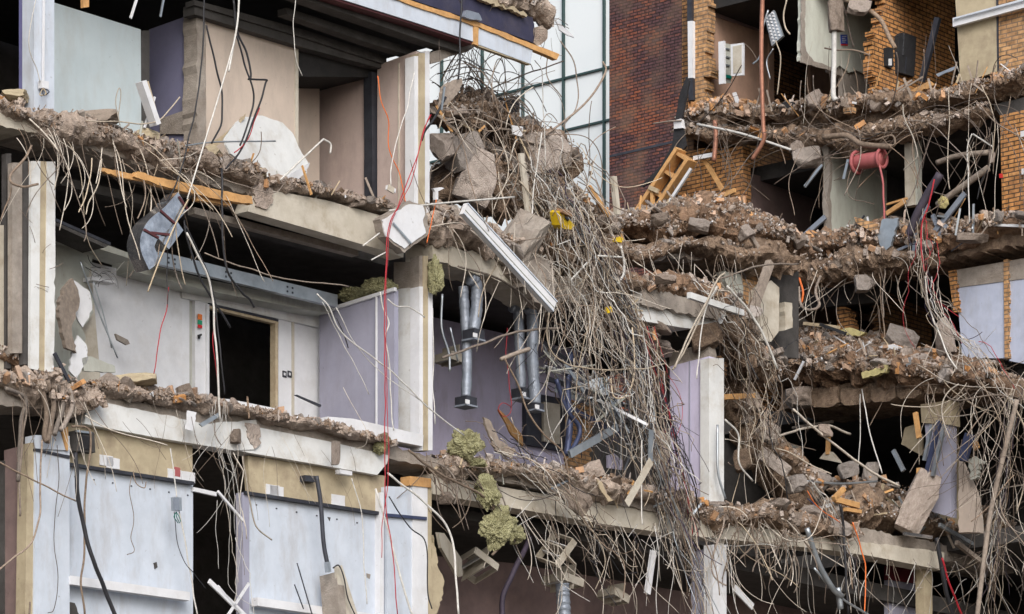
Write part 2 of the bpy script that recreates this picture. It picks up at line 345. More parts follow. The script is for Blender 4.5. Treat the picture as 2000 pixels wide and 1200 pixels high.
pr('ceiling_beam', L(.35), [(560, 15), (720, 68), (830, 105), (830, 117), (720, 84), (560, 28)], .2, 'concdark')
# upper storey
col4(UP(66), 37, 66, -30, 200, .3, 'blue')
col4(L(-.03), 66, 106, -30, 224, .25, 'white')
pr('wall_panel', L(1.3), [(95, 2), (275, 58), (276, 275), (95, 262)], .1, 'wallgrn')
col4(L(1.35), 276, 292, 60, 275, .2, 'concdark', 'wall_post')
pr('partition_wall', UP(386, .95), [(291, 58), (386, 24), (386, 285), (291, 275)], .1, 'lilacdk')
pr('skirting', UP(386, .9), [(312, 232), (384, 208), (384, 262), (312, 262)], .06, 'conc')
pr('broken_column', L(.9), rag([(384, 15), (384, 290)], 2, 12)+rag([(402, 290), (401, 15)], 1.2, 12), .3, 'conc')
pr('wall_panel', L(.95), [(402, 15), (583, 86), (583, 400), (402, 320)], .1, 'cream')
pr('door_jamb', L(.93), [(577, 88), (583, 90), (583, 380), (577, 380)], .12, 'concpale')
pr('wall_panel', L(2.0), [(560, 148), (624, 167), (624, 400), (560, 380)], .1, 'cream')
pr('partition_wall', UP(729, .95), [(623, 167), (729, 142), (729, 400), (623, 400)], .1, 'pink')
pr('lintel', L(1.0), [(560, 84), (640, 108), (760, 140), (760, 152), (640, 150), (560, 150)], 1.2, 'unlitblk')
pr('wall_post', L(.92), rag([(726, 140), (738, 143), (739, 400), (727, 400)], .5, 30, True), .18, 'darkmetal')
pr('partition_wall', UP(812, .04), [(737, 128), (812, 100), (812, 420), (737, 405)], .1, 'pink')
pr('wall_batten', UP(812, .02), [(777, 124), (779, 123), (779, 405), (777, 405)], .06, 'concpale')
col4(L(-.02), 809, 818, 110, 440, .2, 'white2'); col4(L(-.035), 818, 830, 104, 440, .2, 'creambd', 'timber_packing'); col4(L(-.02), 830, 839, 100, 440, .2, 'white2')
# floor edge, upper
pr('slab_edge', L(.02), rag([(-30, 178), (40, 222), (70, 232)], 2, 8)+rag([(110, 262), (60, 258), (20, 250), (-30, 240)], 2, 8), 1, 'concpale')
pr('slab_edge', L(.08), rag([(60, 225), (200, 262), (330, 300), (500, 348), (560, 368)], 3, 7)+rag([(540, 395), (500, 385), (330, 338), (200, 300), (60, 262)], 6, 8), .9, 'conc')
pr('edge_beam', L(-.02), rag([(505, 360), (530, 372), (640, 392), (738, 420), (790, 440)], 1, 20)+[(788, 503), (750, 490), (620, 452), (484, 413), (486, 405)], .3, 'concpale')
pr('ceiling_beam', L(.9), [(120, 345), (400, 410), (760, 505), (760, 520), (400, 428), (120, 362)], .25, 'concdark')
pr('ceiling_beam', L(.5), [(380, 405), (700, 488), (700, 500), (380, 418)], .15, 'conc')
for c in [(482, 412, 486, 405)]: pass
pr('broken_beam_end', L(-.05), rag([(493, 345), (512, 350), (533, 372), (532, 398), (520, 409), (500, 402), (496, 378)], 2.5, 5, True), .35, 'chunk')
# lower-left storey: columns, room
col4(L(.35), -60, 12, 440, 740, .1, 'concpale', 'wall_panel'); col4(L(.3), 12, 22, 300, 720, .1, 'concdark', 'wall_post')
col4(L(.08), 24, 46, 318, 690, .1, 'conc'); col4(L(.05), 46, 61, 315, 712, .1, 'concdark', 'wall_post')
pr('column', L(-.02), rag([(61, 315), (79, 315)], .3)+rag([(76, 724), (59, 720)], .5), .05, 'concwhite')
pr('timber_packing', L(-.01), [(78, 315), (92, 316), (88, 724), (76, 724)], .22, 'creambd')
pr('column', L(-.025), rag([(92, 316), (108, 316), (108, 540), (105, 552), (108, 562), (106, 590), (108, 600), (104, 726)], .4, 40)+[(88, 726)], .25, 'concwhite')
pr('broken_wall', L(1.6), rag([(95, 470), (150, 480), (182, 500)], 2)+rag([(168, 560), (185, 590), (176, 620), (160, 640), (165, 670), (150, 720), (160, 748), (95, 748)], 5, 9), .08, 'plaster')
pr('broken_wall', L(1.75), [(90, 470), (175, 490), (200, 780), (90, 780)], .05, 'concpale')
pr('wall_panel', L(1.9), [(150, 505), (240, 528), (356, 556), (356, 780), (150, 780)], .1, 'white2')
pr('wall_panel', L(1.9), [(356, 552), (370, 556), (370, 790), (356, 780)], .12, 'white2')
col4(L(1.95), 370, 381, 562, 790, .05, 'plaster', 'wall_post')
col4(L(1.88), 381, 409, 566, 800, .08, 'white2', 'door_panel')
pr('door_header', L(1.86), [(356, 545), (470, 570), (625, 606), (625, 640), (540, 622), (409, 592), (356, 582)], .1, 'concwhite')
pr('door_trim', L(1.84), [(409, 592), (544, 624), (544, 628), (409, 596)], .1, 'darkmetal')
pr('door_trim', L(1.85), [(409, 597), (544, 629), (544, 634), (409, 602)], .1, 'woodpale')
pr('door_post', L(1.84), [(538, 630), (543, 631), (543, 830), (538, 830)], .12, 'woodpale')
pr('door_post', L(1.84), [(404, 594), (409, 595), (409, 820), (404, 820)], .1, 'white2')
pr('wall_panel', L(1.9), [(544, 620), (573, 627), (573, 830), (544, 830)], .1, 'white2')
pr('wall_panel', L(1.93), [(573, 600), (626, 612), (626, 830), (573, 830)], .1, 'white2')
col4(L(1.88), 571, 575, 625, 830, .1, 'concpale', 'wall_strip')
for x in (553, 563):
    so = pr('socket', L(1.88), [(x, 724), (x+7, 726), (x+7, 738), (x, 736)], .03, 'darkmetal'); pr('socket_plate', L(1.87), [(x+2, 728), (x+5, 729), (x+5, 734), (x+2, 733)], .02, 'white2', so)
pr('partition_wall', UP(770, .1), [(624, 612), (770, 566), (770, 850), (624, 845)], .1, 'lilac')
pr('wall_trim', UP(770, .06), [(624, 607), (770, 561), (770, 568), (624, 614)], .06, 'white2')
pr('wall_strip', UP(770, .06), [(733, 580), (735, 579), (735, 850), (733, 850)], .03, 'white2')
pr('ceiling_bulkhead', L(1.5), [(262, 508), (400, 545), (650, 598), (650, 612), (624, 610), (400, 567), (262, 530)], .5, 'plaster')
b_ = bar('ceiling_channel', L(1.2).pt(300, 503), L(1.2).pt(655, 589), .10, .2, M['galv'], B)
for x in (330, 342, 442, 452, 562, 572):
    for dy in (-6, 3): 
        p = L(1.14).pt(x, 510+(x-330)*.243+dy); bar('bolt', p, p+VH*.1, .03, .03, M['darkmetal'], b_)
pr('ceiling_tray', L(1.3), [(108, 455), (180, 468), (262, 498), (262, 508), (180, 482), (108, 464)], .5, 'plaster')
pr('ceiling_tray', L(.9), [(108, 428), (215, 478), (205, 484), (108, 440)], .5, 'concdark')
pr('corner_column', UP(819), [(769, 512), (819, 512), (819, 566), (769, 566)], .3, 'conc')
pr('corner_column', UP(819, -.01), [(768, 566), (819, 560), (819, 852), (768, 845)], .3, 'concwhite')
col4(L(-.02), 819, 827, 560, 880, .2, 'white2'); col4(L(-.01), 819, 834, 500, 562, .2, 'conc', 'column_head')
col4(L(-.03), 827, 836, 500, 880, .2, 'creambd', 'timber_packing'); col4(L(-.02), 836, 845, 570, 880, .2, 'white2')
pr('sill_board', L(-.08), [(640, 814), (690, 818), (827, 850), (826, 872), (740, 855), (640, 830)], .3, 'white2')
pr('sill_board', L(.6), [(420, 778), (450, 780), (538, 798), (538, 806), (420, 792)], .5, 'white2')
pr('sill_board', L(.5), [(540, 806), (640, 824), (700, 836), (700, 842), (540, 816)], .4, 'white2')
# floor edge, lower
pr('edge_beam', L(-.02), rag([(172, 780), (300, 806), (400, 828), (500, 820)], 1.5, 12)+rag([(506, 845), (500, 878)], 3)+[(458, 880), (300, 854), (165, 828)], .3, 'concwhite')
pr('edge_beam', L(0), [(430, 830), (500, 834), (640, 862), (760, 890), (756, 905), (737, 928), (600, 904), (478, 883), (430, 872)], .3, 'concwhite')
pr('broken_beam_end', L(-.04), rag([(480, 826), (506, 830), (509, 868), (498, 877), (488, 860)], 2.5, 5, True), .35, 'chunk')
pr('slab_edge', L(.05), rag([(-40, 728), (170, 768), (300, 790), (520, 815), (760, 868), (860, 900), (1000, 925), (1340, 990)], 3, 7)+rag([(1340, 1012), (1000, 945), (860, 918), (760, 895), (520, 845), (170, 800), (-40, 790)], 2, 9), .8, 'conc')
# bottom storey
col4(UP(52, .1), -20, 8, 900, 1240, .2, 'concdark', 'rear_pier'); pr('side_wall', UP(54, .1), [(8, 880), (54, 868), (54, 1240), (8, 1240)], .2, 'mauve')
pr('timber_packing', L(0), rag([(54, 866), (70, 864)], .5)+rag([(68, 1240), (48, 1240)], 1), .2, 'creambd')
pr('column', L(-.03), [(69, 850), (136, 852), (136, 1240), (66, 1240)], .22, 'white')
pr('column_trim', L(-.05), [(69, 876), (136, 890), (136, 896), (69, 881)], .05, 'darkmetal')
pr('header_board', L(.12), [(130, 825), (376, 868), (376, 945), (133, 905)], .1, 'creambd')
pr('ledge', L(.04), [(133, 903), (380, 941), (380, 947), (133, 909)], .16, 'darkmetal')
pr('wall_panel', L(.13), [(133, 908), (377, 946), (377, 1240), (131, 1240)], .1, 'white')
bar('trunking', L(0).pt(132, 1134), L(-.03).pt(365, 1166), .14, .13, M['white2'], B)
pr('header_board', L(.12), [(484, 890), (754, 930), (746, 1004), (488, 962)], .1, 'creambd')
pr('ledge', L(.04), [(480, 959), (744, 1000), (744, 1006), (480, 965)], .16, 'darkmetal')
pr('wall_panel', L(.13), [(486, 964), (746, 1005), (748, 1240), (482, 1240)], .1, 'white')
pr('panel_end', L(.09), [(473, 962), (487, 964), (487, 1240), (474, 1240)], .14, 'lilac')
bar('trunking', L(0).pt(497, 1176), L(-.03).pt(750, 1212), .14, .13, M['white2'], B)
for x, y in ((195, 888), (208, 893), (328, 915), (355, 920), (520, 945), (528, 948), (648, 965)):
    pr('filler_patch', L(.105), rag([(x, y), (x+26, y+4), (x+26, y+24), (x, y+20)], 1, 9, True, x), .02, 'white2')
pr('pink_patch', L(.10), rag([(342, 912), (352, 914), (352, 932), (342, 930)], 1, 9, True), .02, 'reel')
col4(L(.02), 742, 750, 962, 1240, .12, 'white2', 'door_strip'); col4(L(.05), 750, 757, 962, 1240, .12, 'bluemetal', 'door_strip')
pr('column', L(-.02), [(757, 950), (808, 952), (808, 1240), (757, 1240)], .25, 'white')
pr('column', L(-.04), [(806, 945), (835, 950), (836, 1240), (806, 1240)], .25, 'white2')
col4(L(-.03), 835, 843, 950, 1240, .2, 'creambd', 'timber_packing')
pr('column_trim', L(-.07), [(757, 1003), (834, 1010), (834, 1016), (757, 1009)], .05, 'bluemetal')
pr('column_head', L(-.06), [(800, 930), (842, 935), (842, 953), (800, 948)], .2, 'wood')
pr('corner_cladding', L(-.06), rag([(66, 856), (131, 836), (134, 880), (70, 876)], 1, 20, True), .03, 'white')
pr('corner_cladding', L(-.08), [(118, 836), (133, 834), (133, 880), (130, 880)], .03, 'wood')
# centre bay
pr('edge_beam', L(.1), [(845, 925), (1000, 955), (1340, 1010), (1345, 1048), (1180, 1024), (1000, 992), (845, 965)], .4, 'concpale')
pr('wall_panel', L(2.6), [(760, 600), (1150, 690), (1150, 930), (760, 910)], .1, 'purple')
pr('window', L(2.5), [(1028, 765), (1104, 780), (1104, 882), (1028, 868)], .1, 'darkmetal')
pr('window_panel', L(2.45), [(1062, 785), (1094, 790), (1094, 868), (1062, 862)], .1, 'concpale')
pr('brick_wall', L(2.55), rag([(1104, 780), (1160, 790), (1150, 930), (1106, 920)], 3, 8, True), .1, 'brickd')
pr('broken_slab', L(.0), rag([(845, 470), (900, 488), (1010, 500), (1080, 560)], 4, 9)+rag([(1060, 600), (1000, 558), (965, 545), (882, 520), (845, 505)], 2.5, 9), .6, 'concpale')
pr('tilted_slab', L(-.25), rag([(1000, 455), (1030, 462), (1083, 530), (1086, 560), (1070, 600), (1045, 590), (1000, 520)], 3, 7, True), .3, 'conc')
pr('edge_beam', L(.3), rag([(1225, 570), (1300, 580), (1420, 612)], 2, 10)+[(1410, 632), (1350, 642), (1332, 640), (1225, 622)], .5, 'concwhite')
pr('slab_edge', L(.2), rag([(1090, 540), (1200, 545), (1300, 570), (1430, 600)], 4, 8)+rag([(1400, 625), (1225, 590), (1090, 590)], 4, 8), .9, 'conc')
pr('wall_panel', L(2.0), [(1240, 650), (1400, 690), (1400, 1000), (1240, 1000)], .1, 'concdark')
pr('column', UP(1385, .1), [(1308, 716), (1385, 696), (1386, 978), (1310, 956)], .25, 'purple')
pr('column_edge', UP(1386, .08), [(1345, 706), (1348, 705), (1348, 965), (1345, 965)], .04, 'lilac')
col4(L(.05), 1385, 1414, 700, 982, .2, 'concwhite'); pr('column_head', UP(1385, .12), rag([(1306, 690), (1385, 668), (1385, 698), (1306, 718)], 1.5, 9, True), .2, 'conc')
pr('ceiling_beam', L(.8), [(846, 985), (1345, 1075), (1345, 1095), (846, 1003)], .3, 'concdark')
pr('mauve_wall', L(2.2), [(780, 1080), (1000, 1100), (1420, 1170), (1420, 1300), (780, 1300)], .1, 'mauve')
pr('column', UP(1392, .1), [(1350, 1080), (1392, 1068), (1392, 1240), (1350, 1240)], .2, 'lilac'); col4(L(.05), 1392, 1419, 1064, 1240, .2, 'white2')
# floor edge running on to the right
pr('edge_beam', L(.1), rag([(1345, 1010), (1480, 1030), (1640, 1055), (1700, 1060), (1845, 1080)], 2, 10)+[(1842, 1114), (1700, 1086), (1600, 1072), (1345, 1046)], .4, 'concpale')
pr('slab_edge', L(.5), rag([(1340, 985), (1480, 1000), (1700, 1035), (1980, 1090)], 3, 8)+rag([(1980, 1120), (1700, 1070), (1340, 1020)], 2, 10), 1, 'conc')
pr('grey_wall', L(1.0), [(1735, 1115), (1805, 1120), (1806, 1240), (1735, 1240)], .1, 'lilac'); pr('red_wall', L(.95), [(1735, 1105), (1805, 1112), (1790, 1140), (1735, 1132)], .1, 'reddoor')
pr('column', L(.3), [(1804, 1100), (1820, 1100), (1822, 1240), (1806, 1240)], .2, 'creambd')
pr('mauve_wall', L(2.8), [(1400, 1135), (1760, 1190), (1760, 1290), (1400, 1290)], .1, 'mauve')

# ------------------------------------------------------------------ the wing
G = thing('brick_wing', W(3).pt(1700, 600)*1.0, 'half collapsed brick wing with open plastered rooms and sagging floors at the right', 'building')
G.location.z = 0
def pw(name, pl, pts, t, m, parent=None): return prism(name, pl, pts, t, M[m], parent or G)
u0 = 15.07
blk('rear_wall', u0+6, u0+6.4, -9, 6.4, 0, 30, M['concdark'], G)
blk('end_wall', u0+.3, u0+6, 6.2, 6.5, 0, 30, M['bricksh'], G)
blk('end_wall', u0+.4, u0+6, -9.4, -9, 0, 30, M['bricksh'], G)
blk('upper_floor', u0+.2, u0+6, -9, 6.2, 26.3, 26.7, M['unlitblk'], G)
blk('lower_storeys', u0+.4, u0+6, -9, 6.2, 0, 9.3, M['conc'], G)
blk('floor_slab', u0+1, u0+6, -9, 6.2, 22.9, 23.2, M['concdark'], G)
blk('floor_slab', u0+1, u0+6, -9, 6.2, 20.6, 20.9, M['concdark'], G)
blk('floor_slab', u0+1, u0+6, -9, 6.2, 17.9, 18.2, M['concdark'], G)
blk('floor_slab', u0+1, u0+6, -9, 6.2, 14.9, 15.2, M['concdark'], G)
# top storey
pw('brick_pier', W(0), [(1352, -30)]+[(1385, -30)]+tooth(1383, -20, 1378, 110, 8, 5, 1)+tooth(1383, 110, 1386, 150, 8, 5, 2)+tooth(1375, 150, 1380, 215, 8, 4, 5)+[(1380, 240), (1352, 240)], .25, 'brickd')
pw('downpipe', W(-.08), [(1343, 42), (1353, 41), (1353, 152), (1344, 153)], .1, 'white2')
pw('downpipe', W(-.07), [(1342, -20), (1351, -20), (1351, 42), (1342, 43)], .08, 'darkmetal'); pw('downpipe', W(-.07), [(1344, 153), (1353, 152), (1354, 195), (1345, 196)], .08, 'darkmetal')
pw('panelled_wall', VP(1378, .1), [(1376, 16), (1440, 38), (1502, 60), (1502, 235), (1376, 240)], .1, 'tanwall')
pw('wall_cornice', VP(1378, .05), [(1380, 16), (1500, 56), (1500, 66), (1380, 26)], .06, 'mauve')
pw('panelled_wall', VP(1378, .1), [(1376, -30), (1420, -30), (1500, 0), (1502, 58), (1440, 36), (1376, 14)], .1, 'mauve')
pw('door_post', VP(1378, .06), [(1502, 60), (1512, 64), (1512, 235), (1502, 235)], .1, 'tanwall')
pw('panelled_wall', VP(1378, .1), [(1583, 80), (1650, 100), (1650, 225), (1583, 225)], .1, 'tanwall')
pw('ceiling_duct', W(.5), [(1415, -5), (1470, -12), (1470, 5), (1418, 14)], .5, 'darkmetal')
pw('plaster_wall', VP(1567, .0), rag([(1567, -30), (1568, 60), (1566, 118)], 1.2, 7)+rag([(1600, 126), (1628, 137), (1640, 128), (1658, 142), (1672, 137), (1706, 150)], 1.5, 6)+[(1712, -30)], .12, 'plaster2')
pw('plaster_edge', VP(1567, -.03), rag([(1567, -30), (1573, -30), (1572, 60), (1575, 100), (1590, 120), (1634, 134), (1628, 140), (1565, 122)], 1.2, 7, True), .03, 'conc')
pw('bare_wall', VP(1567, .07), [(1620, 100), (1712, 120), (1712, 235), (1645, 225), (1645, 150), (1620, 140)], .1, 'conc')
pw('brick_wall', VP(1712, .0), tooth(1722, -30, 1720, 60, 9, 8, 3)+tooth(1702, 60, 1702, 150, 9, 7, 4)+tooth(1708, 150, 1712, 210, 9, 6, 8)+[(1830, 240), (1865, 220), (1865, -30)], .2, 'brick')
pw('board_panel', W(0), [(1864, -30), (1946, -30), (1948, 140), (1876, 162)], .06, 'creambd')
pw('panel_strip', W(-.01), [(1945, -30), (1948, -30), (1950, 150), (1948, 150)], .05, 'darkmetal')
pw('brick_wall', W(.02), [(1950, -30), (2050, -50), (2050, 130), (1951, 155)], .25, 'brickd')
ck = bar('cable_tray', W(-.12).pt(1863, 45), W(-.12).pt(2040, -3), .08, .17, M['white2'], G)
bar('tray_lip', W(-.2).pt(1863, 37), W(-.2).pt(2040, -10), .03, .03, M['white'], ck)
pw('concrete_frame', W(.3), [(1355, -60), (2050, -60), (2050, -30), (1355, -22)], .5, 'unlitblk')
# slab of the top storey
pw('floor_edge', W(.1), rag([(1338, 232), (1450, 228), (1560, 215), (1700, 200), (1800, 190), (1900, 168), (2050, 130)], 3, 8)+rag([(2050, 172), (1950, 195), (1850, 222), (1760, 240), (1660, 252), (1560, 256), (1450, 256), (1340, 250)], 5, 7), 1.4, 'dirt')
pw('lintel', W(.15), [(1940, 205), (2050, 178), (2050, 205), (1953, 226)], .3, 'concdark')
pw('brick_wall', W(.1), [(1953, 226), (2050, 204), (2050, 425), (1958, 440)], .25, 'brick')
# middle storey
pw('brick_gable', W(.25), rag([(1318, 330), (1340, 298), (1370, 290)], 1)+[(1405, 290), (1451, 286), (1453, 402), (1300, 420)], .25, 'brick')
pw('brick_side', VP(1452, .3), tooth(1452, 288, 1453, 402, 8, 2)+[(1462, 410), (1462, 288)], .1, 'bricksh')
pw('panelled_wall', VP(1480, .9), [(1470, 340), (1612, 380), (1612, 460), (1470, 460)], .1, 'mauve')
pw('recess', VP(1480, .85), [(1586, 405), (1612, 412), (1612, 450), (1586, 450)], .06, 'unlitblk')  # flat panel on the wall; the recess shade is its near-black colour
pw('wall_end', W(-.02), rag([(1604, 282), (1616, 280), (1620, 330), (1616, 375), (1621, 465), (1609, 465), (1606, 380), (1611, 330)], 1.5, 9, True), .1, 'conc')
pw('plaster_wall', VP(1619, .05), [(1617, 282), (1732, 310), (1732, 480), (1617, 470)], .1, 'plaster2')
pw('plaster_wall', VP(1619, .3), [(1728, 290), (1775, 300), (1775, 470), (1728, 470)], .1, 'concdark')
pw('pillar', W(.3), [(1766, 268), (1784, 264), (1786, 400), (1768, 404)], .15, 'concpale'); pw('pillar', W(.34), [(1784, 264), (1792, 263), (1792, 400), (1786, 400)], .15, 'plaster')
pw('wall_lamp', W(.0), [(1993, 257), (2003, 255), (2003, 266), (1993, 268)], .1, 'white2'); pw('wall_box', W(.0), [(1995, 330), (2003, 329), (2003, 340), (1995, 341)], .1, 'white2')
pw('floor_edge', W(.0), rag([(1560, 470), (1700, 462), (1800, 455), (2050, 415)], 3, 8)+rag([(2050, 470), (1950, 486), (1850, 505), (1760, 520), (1660, 528), (1560, 525)], 5, 7), 1.2, 'dirt')
pr('corner_slab', L(1.2), rag([(1225, 478), (1330, 478), (1440, 482), (1560, 490)], 3, 8, seed=3)+rag([(1545, 530), (1480, 532), (1425, 528), (1360, 505), (1300, 500), (1225, 492)], 2, 9), 1.2, 'dirt')
for x0, x1, yt, yb in ((1262, 1300, 480, 510), (1305, 1338, 482, 506), (1340, 1378, 476, 508), (1385, 1420, 486, 512)):
    pr('slab_rib', L(1.1), rag([(x0, yt), (x1, yt+1), (x1, yb-6), (x1-8, yb), (x0+8, yb), (x0, yb-6)], 1, 9, True, x0), .4, 'chunk')
# storey below (grey-blue panels)
pw('concrete_band', W(.3), [(1866, 528), (2050, 496), (2050, 538), (1868, 562)], .2, 'conc')
pw('blue_panel', W(.32), [(1868, 562), (1960, 545), (1962, 700), (1880, 700)], .1, 'bluepanel'); pw('blue_panel', W(.32), [(1970, 543), (2050, 528), (2050, 720), (1971, 705)], .1, 'bluepanel')
pw('brick_strip', W(.28), [(1960, 508)]+[(1969, 506)]+tooth(1970, 510, 1971, 700, 8, 2)+[(1962, 700)], .2, 'brickd')
pw('brick_strip', W(.26), [(1852, 530), (1866, 527)]+tooth(1866, 530, 1872, 610, 8, 3)+[(1862, 610)], .2, 'brick')
pw('brown_brick_wall', VP(1700, 1.2), tooth(1712, 575, 1716, 680, 8, 6)+[(1820, 720), (1820, 610), (1712, 560)], .15, 'bricksh')
pw('mauve_wall', VP(1560, 1.4), [(1560, 580), (1716, 600), (1716, 680), (1560, 680)], .1, 'tanwall')
pw('recess', VP(1560, 1.3), [(1668, 628), (1698, 626), (1698, 665), (1668, 660)], .06, 'unlitblk')  # no real depth here, a near-black sheet paints the recess shade
pw('ceiling_band', W(.8), [(1560, 535), (1720, 540), (1720, 590), (1560, 605)], .2, 'concdark')
pw('brick_stub', W(.5), tooth(1634, 600, 1634, 645, 8, 2)+[(1668, 650)]+tooth(1664, 640, 1650, 600, 8, 5), .2, 'brick')
pr('broken_column', L(.8), rag([(1488, 566), (1506, 548), (1522, 562), (1521, 648), (1506, 668), (1480, 664)], .8, 14, True), .3, 'concpale')
pr('broken_column', L(.9), rag([(1532, 590), (1547, 592), (1548, 640), (1534, 645)], 1, 8, True), .2, 'concpale')
pr('broken_plaster', L(1.0), rag([(1412, 530), (1445, 535), (1452, 565), (1448, 590), (1425, 570)], 1.5, 7, True), .15, 'plaster')
pr('brick_remnant', L(1.1), [(1450, 520), (1482, 526), (1478, 600), (1462, 600), (1452, 580)], .2, 'brickd')
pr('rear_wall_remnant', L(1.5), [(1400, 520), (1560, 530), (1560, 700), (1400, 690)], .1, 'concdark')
# slab under the big heap
pw('floor_edge', W(-.3), rag([(1525, 762), (1600, 752), (1700, 748), (1800, 742), (1900, 730), (1985, 742)], 3, 8)+rag([(1985, 775), (1900, 762), (1860, 762), (1760, 776), (1640, 792), (1525, 802)], 3, 8), 1.6, 'dirt')
for x0, x1, yt, yb in ((1582, 1636, 758, 794), (1642, 1688, 760, 790), (1700, 1748, 754, 784), (1752, 1796, 750, 778), (1804, 1848, 736, 768)):
    pw('slab_rib', W(-.4), rag([(x0, yt), (x1, yt-3), (x1, yb-8), (x1-10, yb), (x0+8, yb+2), (x0, yb-5)], 1.3, 9, True, x0), .5, 'dirt')
pw('cream_door', W(1.0), [(1536, 866), (1562, 872), (1562, 925), (1536, 920)], .08, 'concpale'); pw('brick_strip', W(1.0), [(1515, 860), (1534, 866), (1534, 930), (1515, 930)], .1, 'bricksh')
pw('column', W(-.2), [(1798, 790), (1856, 782), (1858, 830), (1800, 826)], .3, 'creambd')
pw('column', W(-.15), [(1806, 826), (1857, 828), (1857, 1010), (1820, 1000)], .2, 'lilac'); pw('column_edge', L(.6), [(1854, 782), (1872, 784), (1876, 1035), (1852, 1030)], .2, 'creambd')
pw('column_foot', W(-.1), rag([(1872, 900), (1900, 960), (1912, 1040), (1872, 1040)], 1.5, 9, True), .2, 'cream')

# ------------------------------------------------------------------ tower and glass building behind
tp = Plane(Vector((270*125/FPX, 125, 0)), UH, -VH)
T = thing('brick_tower', tp.pt(1270, 600)*1.0, 'tall windowless tower of dark red and purple brick standing behind the ruin', 'building'); T.location.z = 0
lo = tp.pt(1190, 0); hi = tp.pt(1420, 0)
def qbox(name, pl, xa, xb, z0, z1, t, m, parent):
    a = pl.pt(xa, 600); b = pl.pt(xb, 600); vs = []
    for z in (z0, z1):
        for p in (a, b, b+pl.n*t, a+pl.n*t): vs.append(Vector((p.x, p.y, z)))
    fs = [[3, 2, 1, 0], [4, 5, 6, 7], [0, 1, 5, 4], [1, 2, 6, 5], [2, 3, 7, 6], [3, 0, 4, 7]]
    A, Bq = a.dot(pl.a), b.dot(pl.a); f = [(A, z0), (Bq, z0), (Bq, z1), (A, z1)]; s = [(0, z0), (t, z0), (t, z1), (0, z1)]
    return mesh_obj(name, vs, fs, m, parent, [f, f, f, s, f, s])
qbox('brick_wall', tp, 1190, 1440, 0, 46, 12, M['redbrick'], T)
qbox('string_course', Plane(tp.o-UH*.02, tp.n, tp.a), 1190, 1440, 36.15, 36.23, .05, M['darkmetal'], T)
gp = Plane(Vector((0, 142, 0)), UH, -VH)
GT = thing('glass_building', gp.pt(1000, 600)*1.0, 'pale glass clad building with dark green mullions behind the ruin', 'building'); GT.location.z = 0
qbox('glass_cladding', gp, 500, 1215, 0, 60, 10, M['glass'], GT)
gf = Plane(gp.o-UH*.12, gp.n, gp.a)
for i in range(-5, 4):
    x = 940+79.3*i; x = x if i != 3 else 1178; p = gf.pt(x, 600); qbox('mullion', gf, x-1.5, x+1.2, 0, 60, .12, M['mullion'], GT)
for i in (-8, -5, -4, -2.2, 0, 1, 3.2, 4.2):
    p = gf.pt(1188, 130.5+103*i); z = p.z; qbox('transom', Plane(gp.o-UH*.09, gp.n, gp.a), 500, 1195, z-.035, z+.035, .09, M['mullion'], GT)
# ------------------------------------------------------------------ rubble
def vnz(p, f):
    return noise.voronoi(p*f)[0][0]
def ridge(label, pl_fn, path, m, seed=0, ringn=26, step=.035, rough=1.0, sub=8, name='rubble_heap', squash=.0):
    """lumpy heap along a path: (px, py, depth, half height, half depth)"""
    C = [(pl_fn(d).pt(x, y), rz, rv) for x, y, d, rz, rv in path]
    P = catmull([c[0] for c in C], sub); rr = []
    k = len(C)
    for i in range(len(P)):
        t = min(i/sub, k-1.0001); j = int(t); f = t-j; f = f*f*(3-2*f)
        rr.append((C[j][1]*(1-f)+C[min(j+1, k-1)][1]*f, C[j][2]*(1-f)+C[min(j+1, k-1)][2]*f))
    # resample
    pts = []; acc = 0
    for i in range(len(P)-1):
        seg = (P[i+1]-P[i]).length; n = max(1, int(seg/step))
        for j in range(n):
            f = j/n; pts.append((P[i].lerp(P[i+1], f), rr[i][0]*(1-f)+rr[i+1][0]*f, rr[i][1]*(1-f)+rr[i+1][1]*f))
    vs = []; fs = []; n = len(pts); off = Vector((seed*7.3, seed*3.1, 0))
    pl = pl_fn(0); dn = pl.n
    pts = [(c+ZH*(.09*rz/.2*noise.noise(c*1.1+off)), rz*(1+.55*noise.noise(c*1.5-off)), rv*(1+.3*noise.noise(c*.9+off))) for c, rz, rv in pts]
    for i, (c, rz, rv) in enumerate(pts):
        e = min(i, n-1-i)*step; endf = min(1, math.sqrt(max(0, e/.25)))
        for q in range(ringn):
            a = 2*math.pi*q/ringn
            dr = ZH*math.sin(a)+dn*math.cos(a)
            b = c+ZH*(math.sin(a)*rz*endf)+dn*(math.cos(a)*rv*endf)
            o = b+off
            dsp = (noise.noise(o*1.7)*.55+noise.noise(o*4)*.35+(.45-vnz(o, 3.2))*.6+(.42-vnz(o, 7))*.42+(.42-vnz(o, 17))*.22+noise.noise(o*30)*.06)*rough
            s = min(rz, rv, .35)*endf
            vs.append(b+dr*(dsp*s)+Vector((noise.noise(o*6+Vector((9, 0, 0))), noise.noise(o*6+Vector((0, 9, 0))), 0))*.04)
    for i in range(n-1):
        for q in range(ringn):
            q2 = (q+1) % ringn; fs.append([i*ringn+q, (i+1)*ringn+q, (i+1)*ringn+q2, i*ringn+q2])
    fs.append(list(range(ringn))); fs.append(list(range((n-1)*ringn, n*ringn))[::-1])
    o = mesh_obj(name, vs, fs, M[m]); tag(o, label, 'rubble', kind='stuff'); return pts
